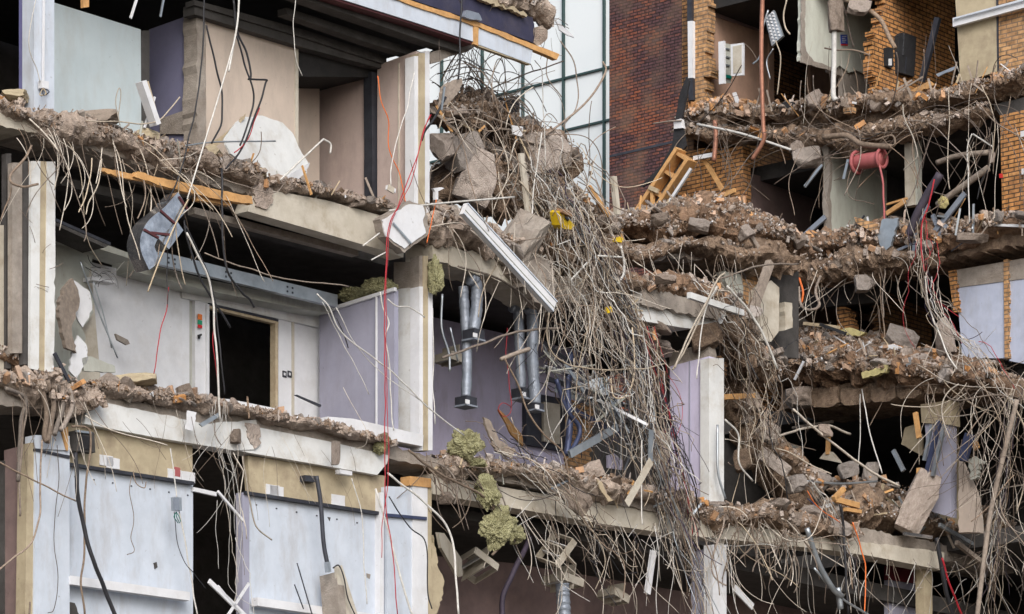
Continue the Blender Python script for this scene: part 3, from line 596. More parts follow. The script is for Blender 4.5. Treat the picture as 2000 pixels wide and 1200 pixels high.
def rockmesh(seed, cuts=9, sub=2, flat=1.0):
    rnd = random.Random(seed); bm = bmesh.new(); bmesh.ops.create_icosphere(bm, subdivisions=sub+1, radius=1)
    pls = [(Vector((rnd.gauss(0, 1), rnd.gauss(0, 1), rnd.gauss(0, 1)*flat)).normalized(), rnd.uniform(.45, .8)) for _ in range(cuts)]
    for v in bm.verts:
        for _ in range(2):
            for nn, dd in pls:
                k = v.co.dot(nn)
                if k > dd: v.co -= nn*(k-dd)
        v.co += v.co.normalized()*(noise.noise(v.co*3+Vector((seed, 0, 0)))*.10+noise.noise(v.co*9+Vector((seed, 0, 0)))*.05)
    me = bpy.data.meshes.new('chunk'); bm.to_mesh(me); bm.free(); return me
ROCKS = [rockmesh(s) for s in range(10)]
SLABS = []
for s in range(5):
    me = rockmesh(50+s, 7)
    for v in me.vertices: v.co.z = max(-.35, min(.35, v.co.z*1.0))*(1+.1*noise.noise(Vector(v.co)*4))
    SLABS.append(me)
for me in ROCKS+SLABS: me.materials.append(M['chunk'])
def brickmesh(holes):
    a, b, c = .115, .055, .037
    if holes:
        vs, fs = [], []
        bm = bmesh.new(); bmesh.ops.create_cube(bm, size=1)
        for v in bm.verts: v.co = Vector((v.co.x*2*a, v.co.y*2*b, v.co.z*2*c))
        f = max(bm.faces, key=lambda q: q.calc_center_median().y)
        for f in [q for q in bm.faces if abs(q.normal.y) > .9]:
            r = bmesh.ops.subdivide_edges(bm, edges=[e for e in f.edges if abs((e.verts[0].co-e.verts[1].co).x) > .1], cuts=0)
        holesf = []
        me = bpy.data.meshes.new('brick')
        for f in list(bm.faces):
            if abs(f.normal.y) > .9:
                sy = f.normal.y
                ins = bmesh.ops.inset_individual(bm, faces=[f], thickness=.012)
                ff = f; ff.normal_update()
                bmesh.ops.poke(bm, faces=[])  # keep the frame
                bmesh.ops.translate(bm, verts=list(ff.verts), vec=Vector((0, -sy*.03, 0)))
        bm.to_mesh(me); bm.free()
    else:
        bm = bmesh.new(); bmesh.ops.create_cube(bm, size=1)
        for v in bm.verts: v.co = Vector((v.co.x*2*a, v.co.y*2*b, v.co.z*2*c))
        bmesh.ops.bevel(bm, geom=list(bm.edges), offset=.006, segments=1, affect='EDGES')
        me = bpy.data.meshes.new('brick')
        bm.to_mesh(me); bm.free()
    me.materials.append(M['brickp']); return me
BRK = [brickmesh(False), brickmesh(True)]
for k in range(3):
    me = BRK[0].copy(); rnd = random.Random(k)
    for v in me.vertices:
        if v.co.x > 0: v.co.x *= rnd.uniform(.1, .6)
        v.co += Vector((rnd.uniform(-.006, .006),)*3)
    BRK.append(me)
def inst(name, me, loc, s, rnd, label, cat, group, mt=None, rot=None):
    o = bpy.data.objects.new(name, me); COL.objects.link(o); o.location = loc
    o.rotation_euler = rot or (rnd.uniform(-3, 3), rnd.uniform(-3, 3), rnd.uniform(-3, 3)); o.scale = s if hasattr(s, '__len__') else (s,)*3
    return tag(o, label, cat, group)
def scatter(pts, n, smin, smax, where, seed, bricks=0, dn=None, amin=20, amax=150, key='', emb=.85):
    """single broken lumps and loose bricks lying in a heap; each its own object"""
    rnd = random.Random(seed); dn = dn or VH
    for i in range(n+bricks):
        c, rz, rv = rnd.choice(pts); a = R(rnd.uniform(amin, amax))
        em = emb if i < n else 1.08; em = 1.0 if i < n and rnd.random() < .4 else em; p = c+ZH*(math.sin(a)*rz*em)-dn*(-math.cos(a)*rv*em)
        if i < n:
            s = smin+(smax-smin)*rnd.random()**2.2
            if rnd.random() < .55:
                inst('concrete_lump', rnd.choice(ROCKS), p, (s*rnd.uniform(.8, 1.4), s*rnd.uniform(.7, 1.2), s*rnd.uniform(.5, 1)), rnd, 'broken lump of concrete lying '+where, 'concrete lump', 'concrete lumps '+where)
            else:
                inst('concrete_plate', rnd.choice(SLABS), p, (s*rnd.uniform(1.3, 2.2), s*rnd.uniform(.9, 1.5), s*rnd.uniform(.5, .9)), rnd, 'flat piece of broken concrete lying '+where, 'concrete plate', 'flat concrete pieces '+where, rot=(rnd.gauss(0, .3), rnd.gauss(.12, .35), rnd.uniform(-.6, 1.6)))
        else:
            inst('brick', rnd.choice(BRK), p, .95, rnd, 'loose orange brick lying '+where, 'brick', 'loose bricks '+where)
def gravel(pts, n, smin, smax, where, seed, dn=None, amin=0, amax=185, cols=('chunk', 'brickp', 'dust', 'dirt', 'white2')):
    rnd = random.Random(seed); dn = dn or VH; vs = []; fs = []; mi = []
    wts = [6, .6, 4, 5, .3][:len(cols)]
    for i in range(n):
        for _t in range(5):
            c, rz, rv = rnd.choice(pts); a = R(rnd.uniform(amin, amax))
            if noise.noise(c*1.9+Vector((a*1.3, seed, 0))) > -.02: break
        k = rnd.uniform(.9, 1.18)
        p = c+ZH*(math.sin(a)*rz*k)+dn*(math.cos(a)*rv*k)+UH*rnd.uniform(-.03, .03)
        s = smin+(smax-smin)*rnd.random()**2; q = Euler((rnd.uniform(0, 6), rnd.uniform(0, 6), rnd.uniform(0, 6))).to_matrix()
        b = len(vs); ax, ay, az_ = rnd.uniform(.5, 1.5), rnd.uniform(.5, 1), rnd.uniform(.35, .8)
        if rnd.random() < .12: ax *= 2.6; ay *= .35; az_ *= .3
        for dz in (-1, 1):
            for dx, dy in ((-1, -1), (1, -1), (1, 1), (-1, 1)):
                vs.append(p+q@Vector((dx*ax*s*rnd.uniform(.6, 1), dy*ay*s*rnd.uniform(.6, 1), dz*az_*s*rnd.uniform(.6, 1))))
        m_ = rnd.choices(range(len(cols)), wts)[0]
        for f in ([3, 2, 1, 0], [4, 5, 6, 7], [0, 1, 5, 4], [1, 2, 6, 5], [2, 3, 7, 6], [3, 0, 4, 7]): fs.append([b+t for t in f]); mi.append(m_)
    o = mesh_obj('rubble', vs, fs, None, mats=[M[c] for c in cols], midx=mi); tag(o, 'small crumbs and splinters of debris scattered '+where, 'rubble', kind='stuff')

def heap(where, label, pl_fn, path, m='dirt', seed=1, lumps=10, bricks=0, grav=300, smin=.05, smax=.16, dn=None, rough=1, ringn=26, cols=('chunk', 'brickp', 'dust', 'dirt', 'white2'), gmax=.035, amin=60, amax=200):
    pts = ridge(label, pl_fn, path, m, seed, ringn=ringn, rough=rough)
    dn = pl_fn(0).n
    if lumps or bricks: scatter(pts, max(1, int(lumps*.62)), smin, smax*1.15, where, seed+100, bricks, dn=dn, amin=amin, amax=amax)
    if grav: gravel(pts, int(grav*1.5), .009, gmax, where, seed+200, dn=dn, cols=cols, amin=40, amax=200)
    if grav: gravel(pts, int(grav*.32), .03, .075, where, seed+300, dn=dn, cols=('chunk', 'brickp', 'dust', 'dirt', 'conc'), amin=40, amax=200)
    return pts
def LL(d): return L(d)
def WW(d): return W(d)
heap('along the upper floor edge at the left', 'crumbled concrete and dirt along the upper floor edge at the left', LL,
     [(-30, 205, .15, .16, .3), (40, 228, .15, .17, .3), (110, 252, .12, .26, .32), (190, 270, .12, .22, .3), (260, 292, .1, .2, .3), (330, 305, .1, .22, .3), (400, 322, .1, .17, .3), (470, 345, .1, .16, .3), (520, 362, .1, .14, .3)], 'dust', 1, 26, 0, 700, smax=.17)
heap('on the beam below the cream room', 'thin crust of broken screed on the beam below the cream room', LL,
     [(500, 362, .15, .10, .25), (560, 366, .12, .10, .28), (640, 385, .1, .1, .28), (700, 398, .1, .09, .28), (770, 418, .1, .09, .25)], 'dust', 2, 16, 0, 450, smax=.11)
heap('on the broken corner beside the white tile slab', 'broken concrete corner of the upper floor beside the white tile slab', LL,
     [(770, 440, .1, .2, .3), (850, 440, .1, .28, .35), (910, 465, .1, .25, .4), (960, 485, .1, .22, .4), (1020, 500, .15, .28, .4)], 'dust', 3, 18, 0, 400, smax=.2)
heap('on the left corner above the blue white column', 'lumpy broken slab end above the blue white column', LL,
     [(-40, 742, .1, .13, .3), (40, 752, .1, .2, .35), (100, 768, .05, .26, .35), (165, 785, .05, .24, .32), (180, 790, .05, .15, .25)], 'dust', 4, 10, 4, 350)
heap('on the floor edge in front of the grey door', 'stones and dirt on the floor edge in front of the grey door', LL,
     [(165, 762, .12, .1, .25), (260, 772, .12, .11, .3), (340, 785, .12, .13, .3), (430, 800, .1, .13, .3), (500, 815, .1, .13, .3)], 'dust', 5, 26, 3, 500, smax=.15)
heap('on the beam under the lilac room', 'broken screed crust on the beam under the lilac room', LL,
     [(490, 815, .1, .12, .3), (560, 825, .08, .11, .28), (640, 842, .08, .1, .28), (700, 858, .08, .09, .26), (760, 872, .08, .07, .2)], 'dust', 6, 26, 0, 350, smax=.12)
heap('in the high heap beside the upper corner column', 'high heap of torn concrete beside the upper corner column', LL,
     [(845, 230, .8, .22, .4), (900, 225, .9, .3, .5), (950, 240, 1, .3, .5), (1020, 280, 1, .33, .5), (1080, 310, 1, .3, .45), (1135, 340, 1, .2, .3)], 'dirt', 7, 22, 2, 500, smax=.32)
heap('in the dark foot of the high heap', 'darker dirt and blocks in the foot of the high heap', LL,
     [(850, 370, .9, .35, .5), (920, 350, .9, .42, .5), (1000, 370, .9, .42, .5), (1070, 420, .9, .4, .5), (1120, 450, .9, .35, .5)], 'dirt', 8, 16, 4, 400, smax=.34)
heap('on the slope in the middle of the ruin', 'slope of dirt and torn concrete in the middle of the ruin', LL,
     [(1020, 460, .5, .3, .4), (1090, 500, .5, .38, .45), (1150, 540, .6, .36, .45), (1200, 600, .7, .3, .4), (1240, 650, .8, .3, .4), (1262, 700, 1.1, .2, .3)], 'dirt', 9, 26, 3, 500, smax=.24)
heap('on the brown heap below the brick gable', 'brown heap of earth and rubble below the brick gable', LL,
     [(1150, 445, 1.8, .22, .5), (1230, 450, 1.7, .28, .6), (1320, 446, 1.6, .44, .8), (1400, 450, 1.5, .46, .8), (1480, 468, 1.4, .34, .7), (1560, 495, 1.4, .18, .6)], 'dirt2', 10, 46, 14, 1100, smax=.16, ringn=34)
heap('on the crest under the brick gable', 'crest of dirt just under the brick gable', LL,
     [(1240, 435, 2.4, .15, .4), (1320, 418, 2.4, .22, .5), (1400, 412, 2.4, .24, .5), (1450, 425, 2.4, .15, .4)], 'dirt2', 11, 16, 8, 350, smax=.13)
heap('on the small ledge in the middle', 'debris on the small ledge in the middle', LL,
     [(1170, 548, .5, .14, .4), (1240, 560, .5, .18, .4), (1310, 565, .5, .2, .4), (1380, 585, .5, .17, .4), (1430, 600, .6, .15, .3)], 'dirt2', 12, 20, 8, 450, smax=.14)
heap('along the floor edge under the purple wall', 'stones and dirt along the floor edge under the purple wall', LL,
     [(840, 910, .15, .2, .35), (900, 918, .12, .18, .35), (1000, 925, .12, .15, .35), (1100, 938, .12, .16, .35), (1200, 960, .12, .17, .35), (1300, 978, .12, .18, .35), (1350, 990, .12, .17, .3)], 'dust', 13, 34, 4, 600, smax=.17)
heap('at the foot of the lilac column', 'dirt and bent steel at the foot of the lilac column', LL,
     [(1340, 1005, .15, .2, .3), (1420, 1012, .15, .24, .35), (1500, 1015, .2, .25, .4), (1580, 1030, .2, .18, .35), (1660, 1045, .2, .15, .3)], 'dirt', 14, 22, 4, 450, smax=.18)
heap('on the steep slope right of the lilac column', 'steep brown slope of rubble right of the lilac column', LL,
     [(1425, 700, 1.2, .2, .3), (1440, 780, 1.2, .3, .4), (1470, 850, 1.1, .35, .5), (1520, 920, 1.0, .33, .5), (1580, 975, .9, .28, .5)], 'dirt', 15, 30, 6, 500, smax=.24)
heap('on the top floor edge of the wing', 'ragged dirt and screed on the top floor edge of the wing', WW,
     [(1340, 238, .1, .15, .3), (1440, 232, .1, .2, .4), (1560, 222, .1, .2, .4), (1680, 212, .1, .2, .4), (1800, 205, .1, .2, .4), (1900, 188, .1, .18, .4), (2030, 150, .1, .16, .4)], 'dirt', 16, 40, 26, 1000, smax=.15)
heap('on the middle floor of the wing', 'earth and rubble on the middle floor of the wing', WW,
     [(1550, 505, 0, .25, .5), (1640, 478, .1, .3, .6), (1740, 472, .1, .3, .6), (1840, 470, .1, .26, .6), (1940, 452, .1, .22, .5), (2030, 440, .1, .2, .5)], 'dirt2', 17, 44, 12, 900, smax=.18)
heap('on the big heap at the right', 'big heap of brown earth bricks and blocks at the right', WW,
     [(1515, 735, -.1, .25, .5), (1600, 712, -.1, .44, .7), (1700, 720, -.1, .42, .7), (1800, 728, -.1, .34, .7), (1900, 738, -.1, .22, .5), (1990, 755, -.1, .2, .5)], 'dirt2', 18, 50, 26, 1300, smax=.22, ringn=36)
heap('at the back of the big heap', 'dark crest of the big heap at its back', WW,
     [(1520, 680, .8, .25, .5), (1600, 668, .8, .3, .6), (1700, 690, .8, .28, .5), (1800, 702, .8, .2, .4), (1960, 715, .8, .2, .4)], 'dirt2', 19, 26, 16, 600, smax=.2)
heap('on the lowest floor at the right', 'mixed debris on the lowest floor at the right', LL,
     [(1560, 1010, .8, .2, .5), (1660, 1000, .9, .25, .6), (1760, 1020, .9, .25, .6), (1860, 1055, .8, .2, .5), (2030, 1095, .7, .25, .5)], 'dirt', 20, 34, 16, 800, smax=.17)
heap('behind the tilted concrete block', 'jumble of stones behind the tilted concrete block', LL,
     [(1620, 955, 1.6, .15, .3), (1700, 960, 1.6, .2, .4), (1780, 985, 1.6, .2, .4), (1960, 1040, 1.5, .25, .4)], 'dirt', 21, 20, 8, 400, smax=.2)
heap('on the roof edge', 'torn roofing and rubble on the roof edge', LL,
     [(880, -30, -.05, .15, .3), (960, -8, -.05, .18, .3), (1020, 8, -.05, .15, .3), (1060, 30, -.1, .16, .2), (1068, 60, -.15, .15, .15)], 'dust', 22, 14, 0, 250, smax=.15)
heap('in the brick pile by the tan room', 'pile of fallen bricks and soil by the tan room', WW,
     [(1360, 222, 0, .14, .25), (1430, 212, .1, .15, .3), (1480, 218, .1, .12, .3)], 'dirt', 23, 4, 44, 200, smax=.1)
heap('on the left wing ledge', 'crumbled mortar under the toothed brick pier', WW,
     [(1330, 262, .1, .15, .3), (1420, 265, .1, .15, .35), (1500, 268, .1, .15, .35), (1560, 272, .1, .12, .3)], 'dirt', 24, 14, 4, 300, smax=.13)
heap('on the sill of the far left room', 'thin line of broken brick on the sill of the far left room', LL, [(-20, 690, .4, .12, .2), (30, 700, .4, .13, .2), (60, 715, .3, .1, .2)], 'dirt2', 25, 3, 12, 100)

heap('hanging under the top floor of the wing', 'dark clotted debris hanging under the top floor of the wing', WW,
     [(1480, 262, .2, .12, .3), (1560, 275, .1, .2, .35), (1650, 275, .1, .22, .4), (1740, 262, .1, .2, .4), (1840, 240, .1, .18, .35), (1940, 215, .1, .12, .3)], 'dirt', 40, 14, 2, 300)
heap('on the shoulder of the big heap', 'brown shoulder in the middle of the big heap', WW,
     [(1515, 705, .3, .2, .5), (1600, 686, .3, .32, .6), (1700, 700, .3, .3, .6), (1820, 716, .3, .2, .5), (1960, 728, .3, .2, .4)], 'dirt2', 41, 20, 14, 500, smax=.16)
heap('between the small ledge and the big heap', 'tumbled dirt between the small ledge and the big heap', LL,
     [(1400, 590, .5, .2, .3), (1435, 640, .5, .28, .35), (1465, 700, .6, .28, .35), (1500, 740, .8, .25, .35)], 'dirt', 42, 22, 4, 400, smax=.22)
heap('under the small ledge', 'torn dirt and concrete mass under the small ledge', LL,
     [(1130, 590, .4, .25, .3), (1200, 620, .6, .3, .35), (1255, 665, .9, .22, .3), (1262, 720, 1.2, .16, .3)], 'dirt', 43, 22, 2, 400, smax=.26)
heap('under the middle floor of the wing', 'ragged broken lip under the middle floor of the wing', WW,
     [(1440, 522, -.2, .22, .4), (1540, 525, -.2, .32, .45), (1640, 522, -.2, .3, .45), (1740, 512, -.2, .22, .4), (1850, 505, -.1, .12, .3)], 'dirt', 44, 16, 2, 350, smax=.2)
heap('on the mound beside the high heap', 'brown mound linking the high heap and the yellow box', LL,
     [(1100, 385, .9, .2, .35), (1130, 430, 1.0, .25, .4), (1180, 455, 1.2, .2, .4)], 'dirt', 45, 14, 4, 250, smax=.2)
heap('under the brown heap at its left', 'dark broken lip under the left of the brown heap', LL,
     [(1170, 490, .9, .22, .35), (1250, 500, 1.0, .16, .3), (1330, 478, 1.0, .12, .3), (1450, 500, .9, .24, .35), (1550, 520, .9, .22, .35)], 'dirt', 46, 10, 0, 200)
# larger single blocks, each with its own shape and place
def block(x, y, pl, w, h, d, label, seed, rot=(0, 0, 0), m='chunk', name='concrete_block', cat='concrete block', flat=False):
    me = rockmesh(200+seed, 8, 3)
    for v in me.vertices: v.co = Vector((max(-.9, min(.9, v.co.x*1.25)), max(-.85, min(.85, v.co.y*1.3)), max(-.8, min(.8, v.co.z*1.3))))
    me.materials.append(M[m]); p = pl.pt(x, y); s = ppm(pl, x)
    o = bpy.data.objects.new(name, me); COL.objects.link(o); o.location = p
    o.scale = (w/s/1.75, d/1.7, h/s/1.6); o.rotation_euler = (rot[0], R(-rot[1]), rot[2]); return tag(o, label, cat)
block(1793, 982, L(.1), 55, 122, .45, 'large oblong concrete block leaning at the edge of the lowest floor', 1, (0, -28, .2))
block(905, 300, L(.4), 62, 66, .5, 'dark rounded concrete block under the high heap', 2, (0, 20, .5))
block(930, 350, L(.3), 70, 100, .5, 'big pinkish concrete wedge standing below the high heap', 3, (0, -20, .3))
block(870, 290, L(.5), 50, 60, .4, 'dark concrete boulder behind the upper corner column', 4, (0, 10, .8))
block(1065, 305, L(.5), 95, 80, .6, 'craggy concrete boulder at the right end of the high heap', 5, (0, 10, .4))
block(1015, 470, L(-.2), 80, 120, .3, 'flat concrete slab piece standing on end under the white trunking', 6, (0, -25, .2), m='conc')
block(1610, 697, W(-.55), 46, 34, .35, 'rounded grey boulder in the big heap above the loose bricks', 7, (0, 12, 0))
block(1762, 660, W(-.2), 62, 34, .3, 'angular concrete lump on top of the big heap', 8, (0, -20, 0))
block(1845, 655, W(-.2), 36, 74, .3, 'upright concrete shard beside the blue panels', 9, (0, 8, 0))
block(1512, 905, L(.3), 66, 26, .35, 'long concrete log on the steep slope beside the lilac column', 10, (0, -38, 0))
block(1556, 945, L(.2), 34, 34, .3, 'cube shaped concrete lump at the foot of the steep slope', 11, (0, 10, .4))
block(1552, 1016, L(-.2), 34, 26, .25, 'pale square lump with yellow dust on the floor edge', 12, (0, 5, .3), m='dust')
block(1655, 918, L(1.2), 34, 30, .3, 'grey lump against the dark room at the lower right', 13, (0, 20, .4))
block(1700, 930, L(1.3), 34, 50, .3, 'blocky pink grey stone in front of the dark lower room', 14, (0, 0, .4))
block(1612, 842, L(.2), 28, 24, .2, 'small lump of mortar hanging on bent bars in the dark opening', 15, (0, 0, 0))
block(1560, 776, W(-.6), 48, 34, .35, 'rounded concrete nose under the left end of the big heap', 16, (0, 5, 0))
block(1125, 975, L(-.35), 62, 44, .12, 'flat pale concrete flake hanging below the floor edge', 17, (0, -35, 0), m='dust')
block(656, 886, L(-.3), 17, 46, .14, 'small oval stone dangling in front of the white beam', 18, (0, 0, 0), m='chunk')
block(872, 972, L(-.25), 30, 24, .2, 'mortar lump dangling beside the bottom column', 19, (0, 0, 0), m='dust')
block(1633, 32, W(-1), 30, 58, .25, 'rough mortar lump threaded on the vertical white pipe', 20, (0, 3, 0), m='dust')
block(1678, 14, W(-.8), 42, 34, .25, 'broken mortar clump hanging right of the white pipe', 21, (0, -15, 0))
block(1556, 286, W(-.5), 28, 22, .2, 'fist of concrete at the end of the long white rod', 22, (0, 0, 0))
block(1575, 310, W(-.3), 54, 34, .4, 'round concrete stub under the wing floor', 23, (0, 10, 0))
block(1937, 306, W(-.4), 11, 26, .1, 'small stone hanging on a wire in the dark opening', 24, (0, 0, 0))
block(1834, 236, W(-.2), 24, 22, .2, 'lump caught below the wing top floor at the right', 25, (0, 0, 0))
block(885, 420, L(-.1), 38, 36, .25, 'round dark grey stone beside the white tile slab', 26, (0, 0, 0), m='conc')
block(1420, 400+98, L(.9), 20, 14, .2, 'small knob of concrete on the rib of the corner slab', 27)
block(285, 240+24, L(0), 52, 20, .25, 'squared concrete piece under the white plank', 28, (0, 0, 0), m='creambd')
block(190, 232, L(.1), 80, 22, .35, 'long flat slab fragment before the pale green wall', 29, (0, 5, 0), m='woodgrey')
block(262, 742, L(0), 84, 22, .3, 'wide flat paving slab lying on stones before the wall', 30, (0, 3, 0), m='creambd')
block(215, 745, L(.05), 36, 30, .25, 'pointed stone at the left end of the paving slab', 31, (0, 30, 0))
block(90+40, 238+3, L(.0), 40, 24, .3, 'flat wedge of concrete next to the lilac white column', 32, (0, 12, 0), m='conc')
block(30, 188, L(.1), 62, 18, .3, 'short run of bricks lying on the slab at the far left', 33, (0, -3, 0), m='creambd')
block(510, 340, L(0), 20, 22, .2, 'yellowish stone at the end of the rubble line', 34, m='creambd')
block(745, 400, L(.0), 34, 32, .25, 'rough grey lump at the foot of the pinkish wall', 35, m='conc')
block(1398, 1000+2, L(0), 30, 28, .25, 'rounded lump at the foot of the lilac column', 36)
block(1240, 1000-38, L(-.05), 70, 24, .3, 'low broad lump on the floor edge left of the lilac column', 37)
block(1150, 922, L(0), 56, 34, .3, 'tall lump standing on the floor edge below the brick patch', 38, (0, 20, 0))
block(1680, 436, W(.0), 20, 10, .3, 'smashed grey stone on the middle wing floor', 39)
block(1690, 470, W(-.3), 34, 26, .3, 'squarish stone on the middle wing floor below the plaster wall', 40, (0, 20, 0))
block(1640, 517, W(-.5), 40, 20, .3, 'pale brick shaped block on the broken lip of the wing floor', 41, (0, 25, 0), m='dust')
block(1690, 555, W(-.4), 50, 30, .3, 'underslung concrete lump below the middle wing floor', 42, (0, 0, 0))
block(1595, 195, W(-.2), 38, 30, .3, 'triangular stone on the top wing floor by the dark door', 43, (0, 30, 0))
block(1655, 202, W(-.3), 26, 22, .2, 'whitish squared block at the foot of the white pipe', 44, (0, -15, 0), m='dust')
block(1655, 660+4, L(.0), 10, 10, .1, 'pebble sized lump on the crest', 45)
block(460, 850+2, L(-.1), 20, 26, .2, 'small block on the joint between the two white beams', 46, m='dust')
block(1270, 752, L(.8), 60, 50, .3, 'reddish brown lump inside the central cable curtain', 47, m='dirt2')
block(1170, 500, L(.2), 70, 60, .4, 'brown concrete mass on the slope under the yellow box', 48, (0, -20, 0), m='dirt')
block(1380, 760-100, L(.2), 60, 46, .35, 'dusty lump at the head of the right cable curtain', 49, (0, 10, 0), m='dirt')

block(300, 768, L(-.02), 30, 24, .25, 'rounded grey brown stone left of the small brick on the floor edge', 50)
block(362, 770, L(-.02), 30, 30, .25, 'pale cracked stone in the middle of the floor edge before the grey door', 51, (0, 20, 0), m='dust')
block(395, 782, L(-.02), 40, 22, .25, 'low wide stone on the floor edge before the grey door', 52, (0, 8, 0))
block(330, 768, L(-.06), 20, 26, .12, 'upright broken brick on the floor edge before the grey door', 53, (0, 12, 0), m='brickp', name='brick', cat='brick')
block(250, 770, L(0), 26, 30, .2, 'dark sharp stone below the paving slab', 54, (0, -30, 0), m='conc')
block(545, 818, L(-.05), 40, 16, .2, 'flat yellowish stone on the beam under the dark doorway', 55, (0, 5, 0), m='dust')
block(600, 826, L(-.05), 34, 18, .2, 'flat grey stone on the beam under the lilac room', 56, (0, 8, 0))
block(690, 400, L(0), 46, 14, .2, 'flat screed flake on the beam by the dark post', 57, (0, 10, 0), m='dust')
block(470, 325, L(0), 44, 20, .25, 'squared concrete lump below the plasterboard sheet', 58, (0, 15, 0), m='conc')
block(415, 300, L(0), 40, 22, .25, 'ochre concrete piece beside the grey green rod', 59, (0, 5, 0), m='creambd')
block(1290, 430, L(.8), 34, 20, .3, 'pale stone on the brown heap near the timber frame', 60, (0, 10, 0), m='dust')
block(1365, 440, L(.7), 40, 24, .3, 'dusty slab fragment in the middle of the brown heap', 61, (0, -12, 0))
block(1455, 455, L(.6), 34, 24, .3, 'angular stone at the right shoulder of the brown heap', 62, (0, 25, 0))
block(1200, 445, L(.8), 26, 22, .3, 'round pebble like stone at the left of the brown heap', 63)
block(1300, 545, L(-.1), 40, 16, .25, 'flat stone on the small ledge in the middle', 64, (0, 4, 0))
block(1230, 560, L(-.1), 44, 26, .3, 'brown angular lump on the left of the small ledge', 65, (0, 14, 0), m='dirt')
block(1810, 480, W(-.5), 40, 20, .3, 'flat grey stone on the lip of the middle wing floor', 66, (0, 0, 0))
block(1900, 465, W(-.5), 60, 16, .3, 'long dusty plate on the lip of the middle wing floor at the right', 67, (0, -4, 0), m='dust')
block(1500, 845, L(.4), 44, 36, .3, 'craggy lump at the top of the steep slope', 68, (0, -30, 0))
block(1450, 900, L(.2), 36, 40, .3, 'brown boulder beside the bent white strip', 69, (0, 10, 0), m='dirt')
# ------------------------------------------------------------------ bent steel bars and cables
STUFFACC = {}; ALLS = []; THIN = .58
CNT = {'steel_bar': 0, 'cable': 0}
def strand(p, d, length, grav, curl, rnd, step=.07, kink=0.0, nrm=None):
    P = [p.copy()]; d = d.normalized(); ax = Vector((rnd.gauss(0, 1), rnd.gauss(0, 1), rnd.gauss(0, 1))).normalized(); w = rnd.uniform(-1, 1)*curl
    n = max(4, int(length/step)); off = rnd.uniform(0, 100)
    for i in range(n):
        nv = noise.noise_vector(Vector((off, i*step*1.1, 0)))*curl*1.7
        d = d+(ax.cross(d)*w+nv)*step+Vector((0, 0, -grav*step))
        if kink and rnd.random() < kink*step: d = d+Vector((rnd.gauss(0, 1), rnd.gauss(0, .6), rnd.gauss(0, 1)))*.9
        if nrm is not None and i > 2:
            q = d.dot(nrm)
            if q > .35: d -= nrm*(q-.3)
            if q < -.45: d -= nrm*(q+.4)
        d.normalize(); P.append(P[-1]+d*step)
    return P
def add_strand(kind, P, r, m, label, group, sides=5, limit=300):
    r = r*THIN*(1.6 if len(ALLS) % 9 == 4 else (.7 if len(ALLS) % 3 == 1 else 1))
    vs, fs, _ = tube_data(P, r, sides, None)
    ln = sum((P[i+1]-P[i]).length for i in range(len(P)-1)); ALLS.append((ln*r, kind, vs, fs, m, label, group))
def path_pts(plf, path):
    return [(plf(d).pt(x, y)) for x, y, d in path]
def along(P, t):
    t = max(0, min(.9999, t))*(len(P)-1); j = int(t); return P[j].lerp(P[j+1], t-j)
def tangle(kind, where, plf, path, n, ln, r, dirs, grav, curl, mats, seed, kink=0.0, jit=.12, limit=300):
    """strands that each start somewhere along a path and wander off"""
    rnd = random.Random(seed); P = path_pts(plf, path); nrm = plf(0).n; a = plf(0).a
    word = 'bent steel bar' if kind == 'steel_bar' else 'thin cable'
    for i in range(int(n*1.3)):
        p = along(P, rnd.random())+Vector((rnd.gauss(0, jit), rnd.gauss(0, jit*.6), rnd.gauss(0, jit)))
        dx, dz, dn_ = rnd.choice(dirs)
        d = a*(dx+rnd.gauss(0, .35))+ZH*(dz+rnd.gauss(0, .35))-nrm*(dn_+rnd.gauss(0, .25))
        S = strand(p, d, rnd.uniform(*ln), grav*rnd.uniform(.5, 1.5), curl, rnd, kink=kink, nrm=nrm)
        add_strand(kind, S, rnd.uniform(*r), rnd.choice(mats), '%s %s' % (word, where), '%ss %s' % (word, where), limit=limit)
def bundle(kind, where, plf, path, n, spread, r, mats, seed, tail=.5, frac=(.35, 1), limit=300):
    """strands that follow one another down a guide line and fray apart"""
    rnd = random.Random(seed); G = catmull(path_pts(plf, path), 8); cum = [0]
    for i in range(len(G)-1): cum.append(cum[-1]+(G[i+1]-G[i]).length)
    word = 'bent steel bar' if kind == 'steel_bar' else 'long cable'; nrm = plf(0).n; a = plf(0).a
    for i in range(n):
        f = rnd.uniform(*frac) if rnd.random() < .45 else rnd.uniform(.12, .4); t0 = rnd.uniform(0, 1-f) if rnd.random() < .8 else 0; wob = rnd.choice([.6, 1, 1.4, 2.2]); kk = Vector((0, 0, 0)); t1 = t0+f; off = rnd.uniform(0, 500)
        base = Vector((rnd.gauss(0, spread), rnd.gauss(0, spread*.6), rnd.gauss(0, spread*.6))); n_ = max(8, int(f*cum[-1]/.09)); S = []
        for k in range(n_+1):
            t = t0+(t1-t0)*k/n_
            w = noise.noise_vector(Vector((off, t*cum[-1]*.7, 0)))*spread*2.4+noise.noise_vector(Vector((off, t*cum[-1]*2.3, 7)))*spread*.5
            if rnd.random() < .05: kk = kk+Vector((rnd.gauss(0, 1), rnd.gauss(0, .5), rnd.gauss(0, .6)))*spread*.8
            w2 = noise.noise_vector(Vector((off, 3, t*cum[-1]*5)))*spread*.35*wob
            S.append(along(G, t)+base*(1+.8*abs(t-.4))+w*wob+w2+kk)
        if rnd.random() < tail:
            d = (S[-1]-S[-2]); T_ = strand(S[-1], d+Vector((rnd.gauss(0, .05), 0, -.03)), rnd.uniform(.3, 1.2), .8, 2.0, rnd, nrm=nrm); S += T_[1:]
        add_strand(kind, S, rnd.uniform(*r), rnd.choice(mats), '%s %s' % (word, where), '%ss %s' % (word, where), limit=limit)
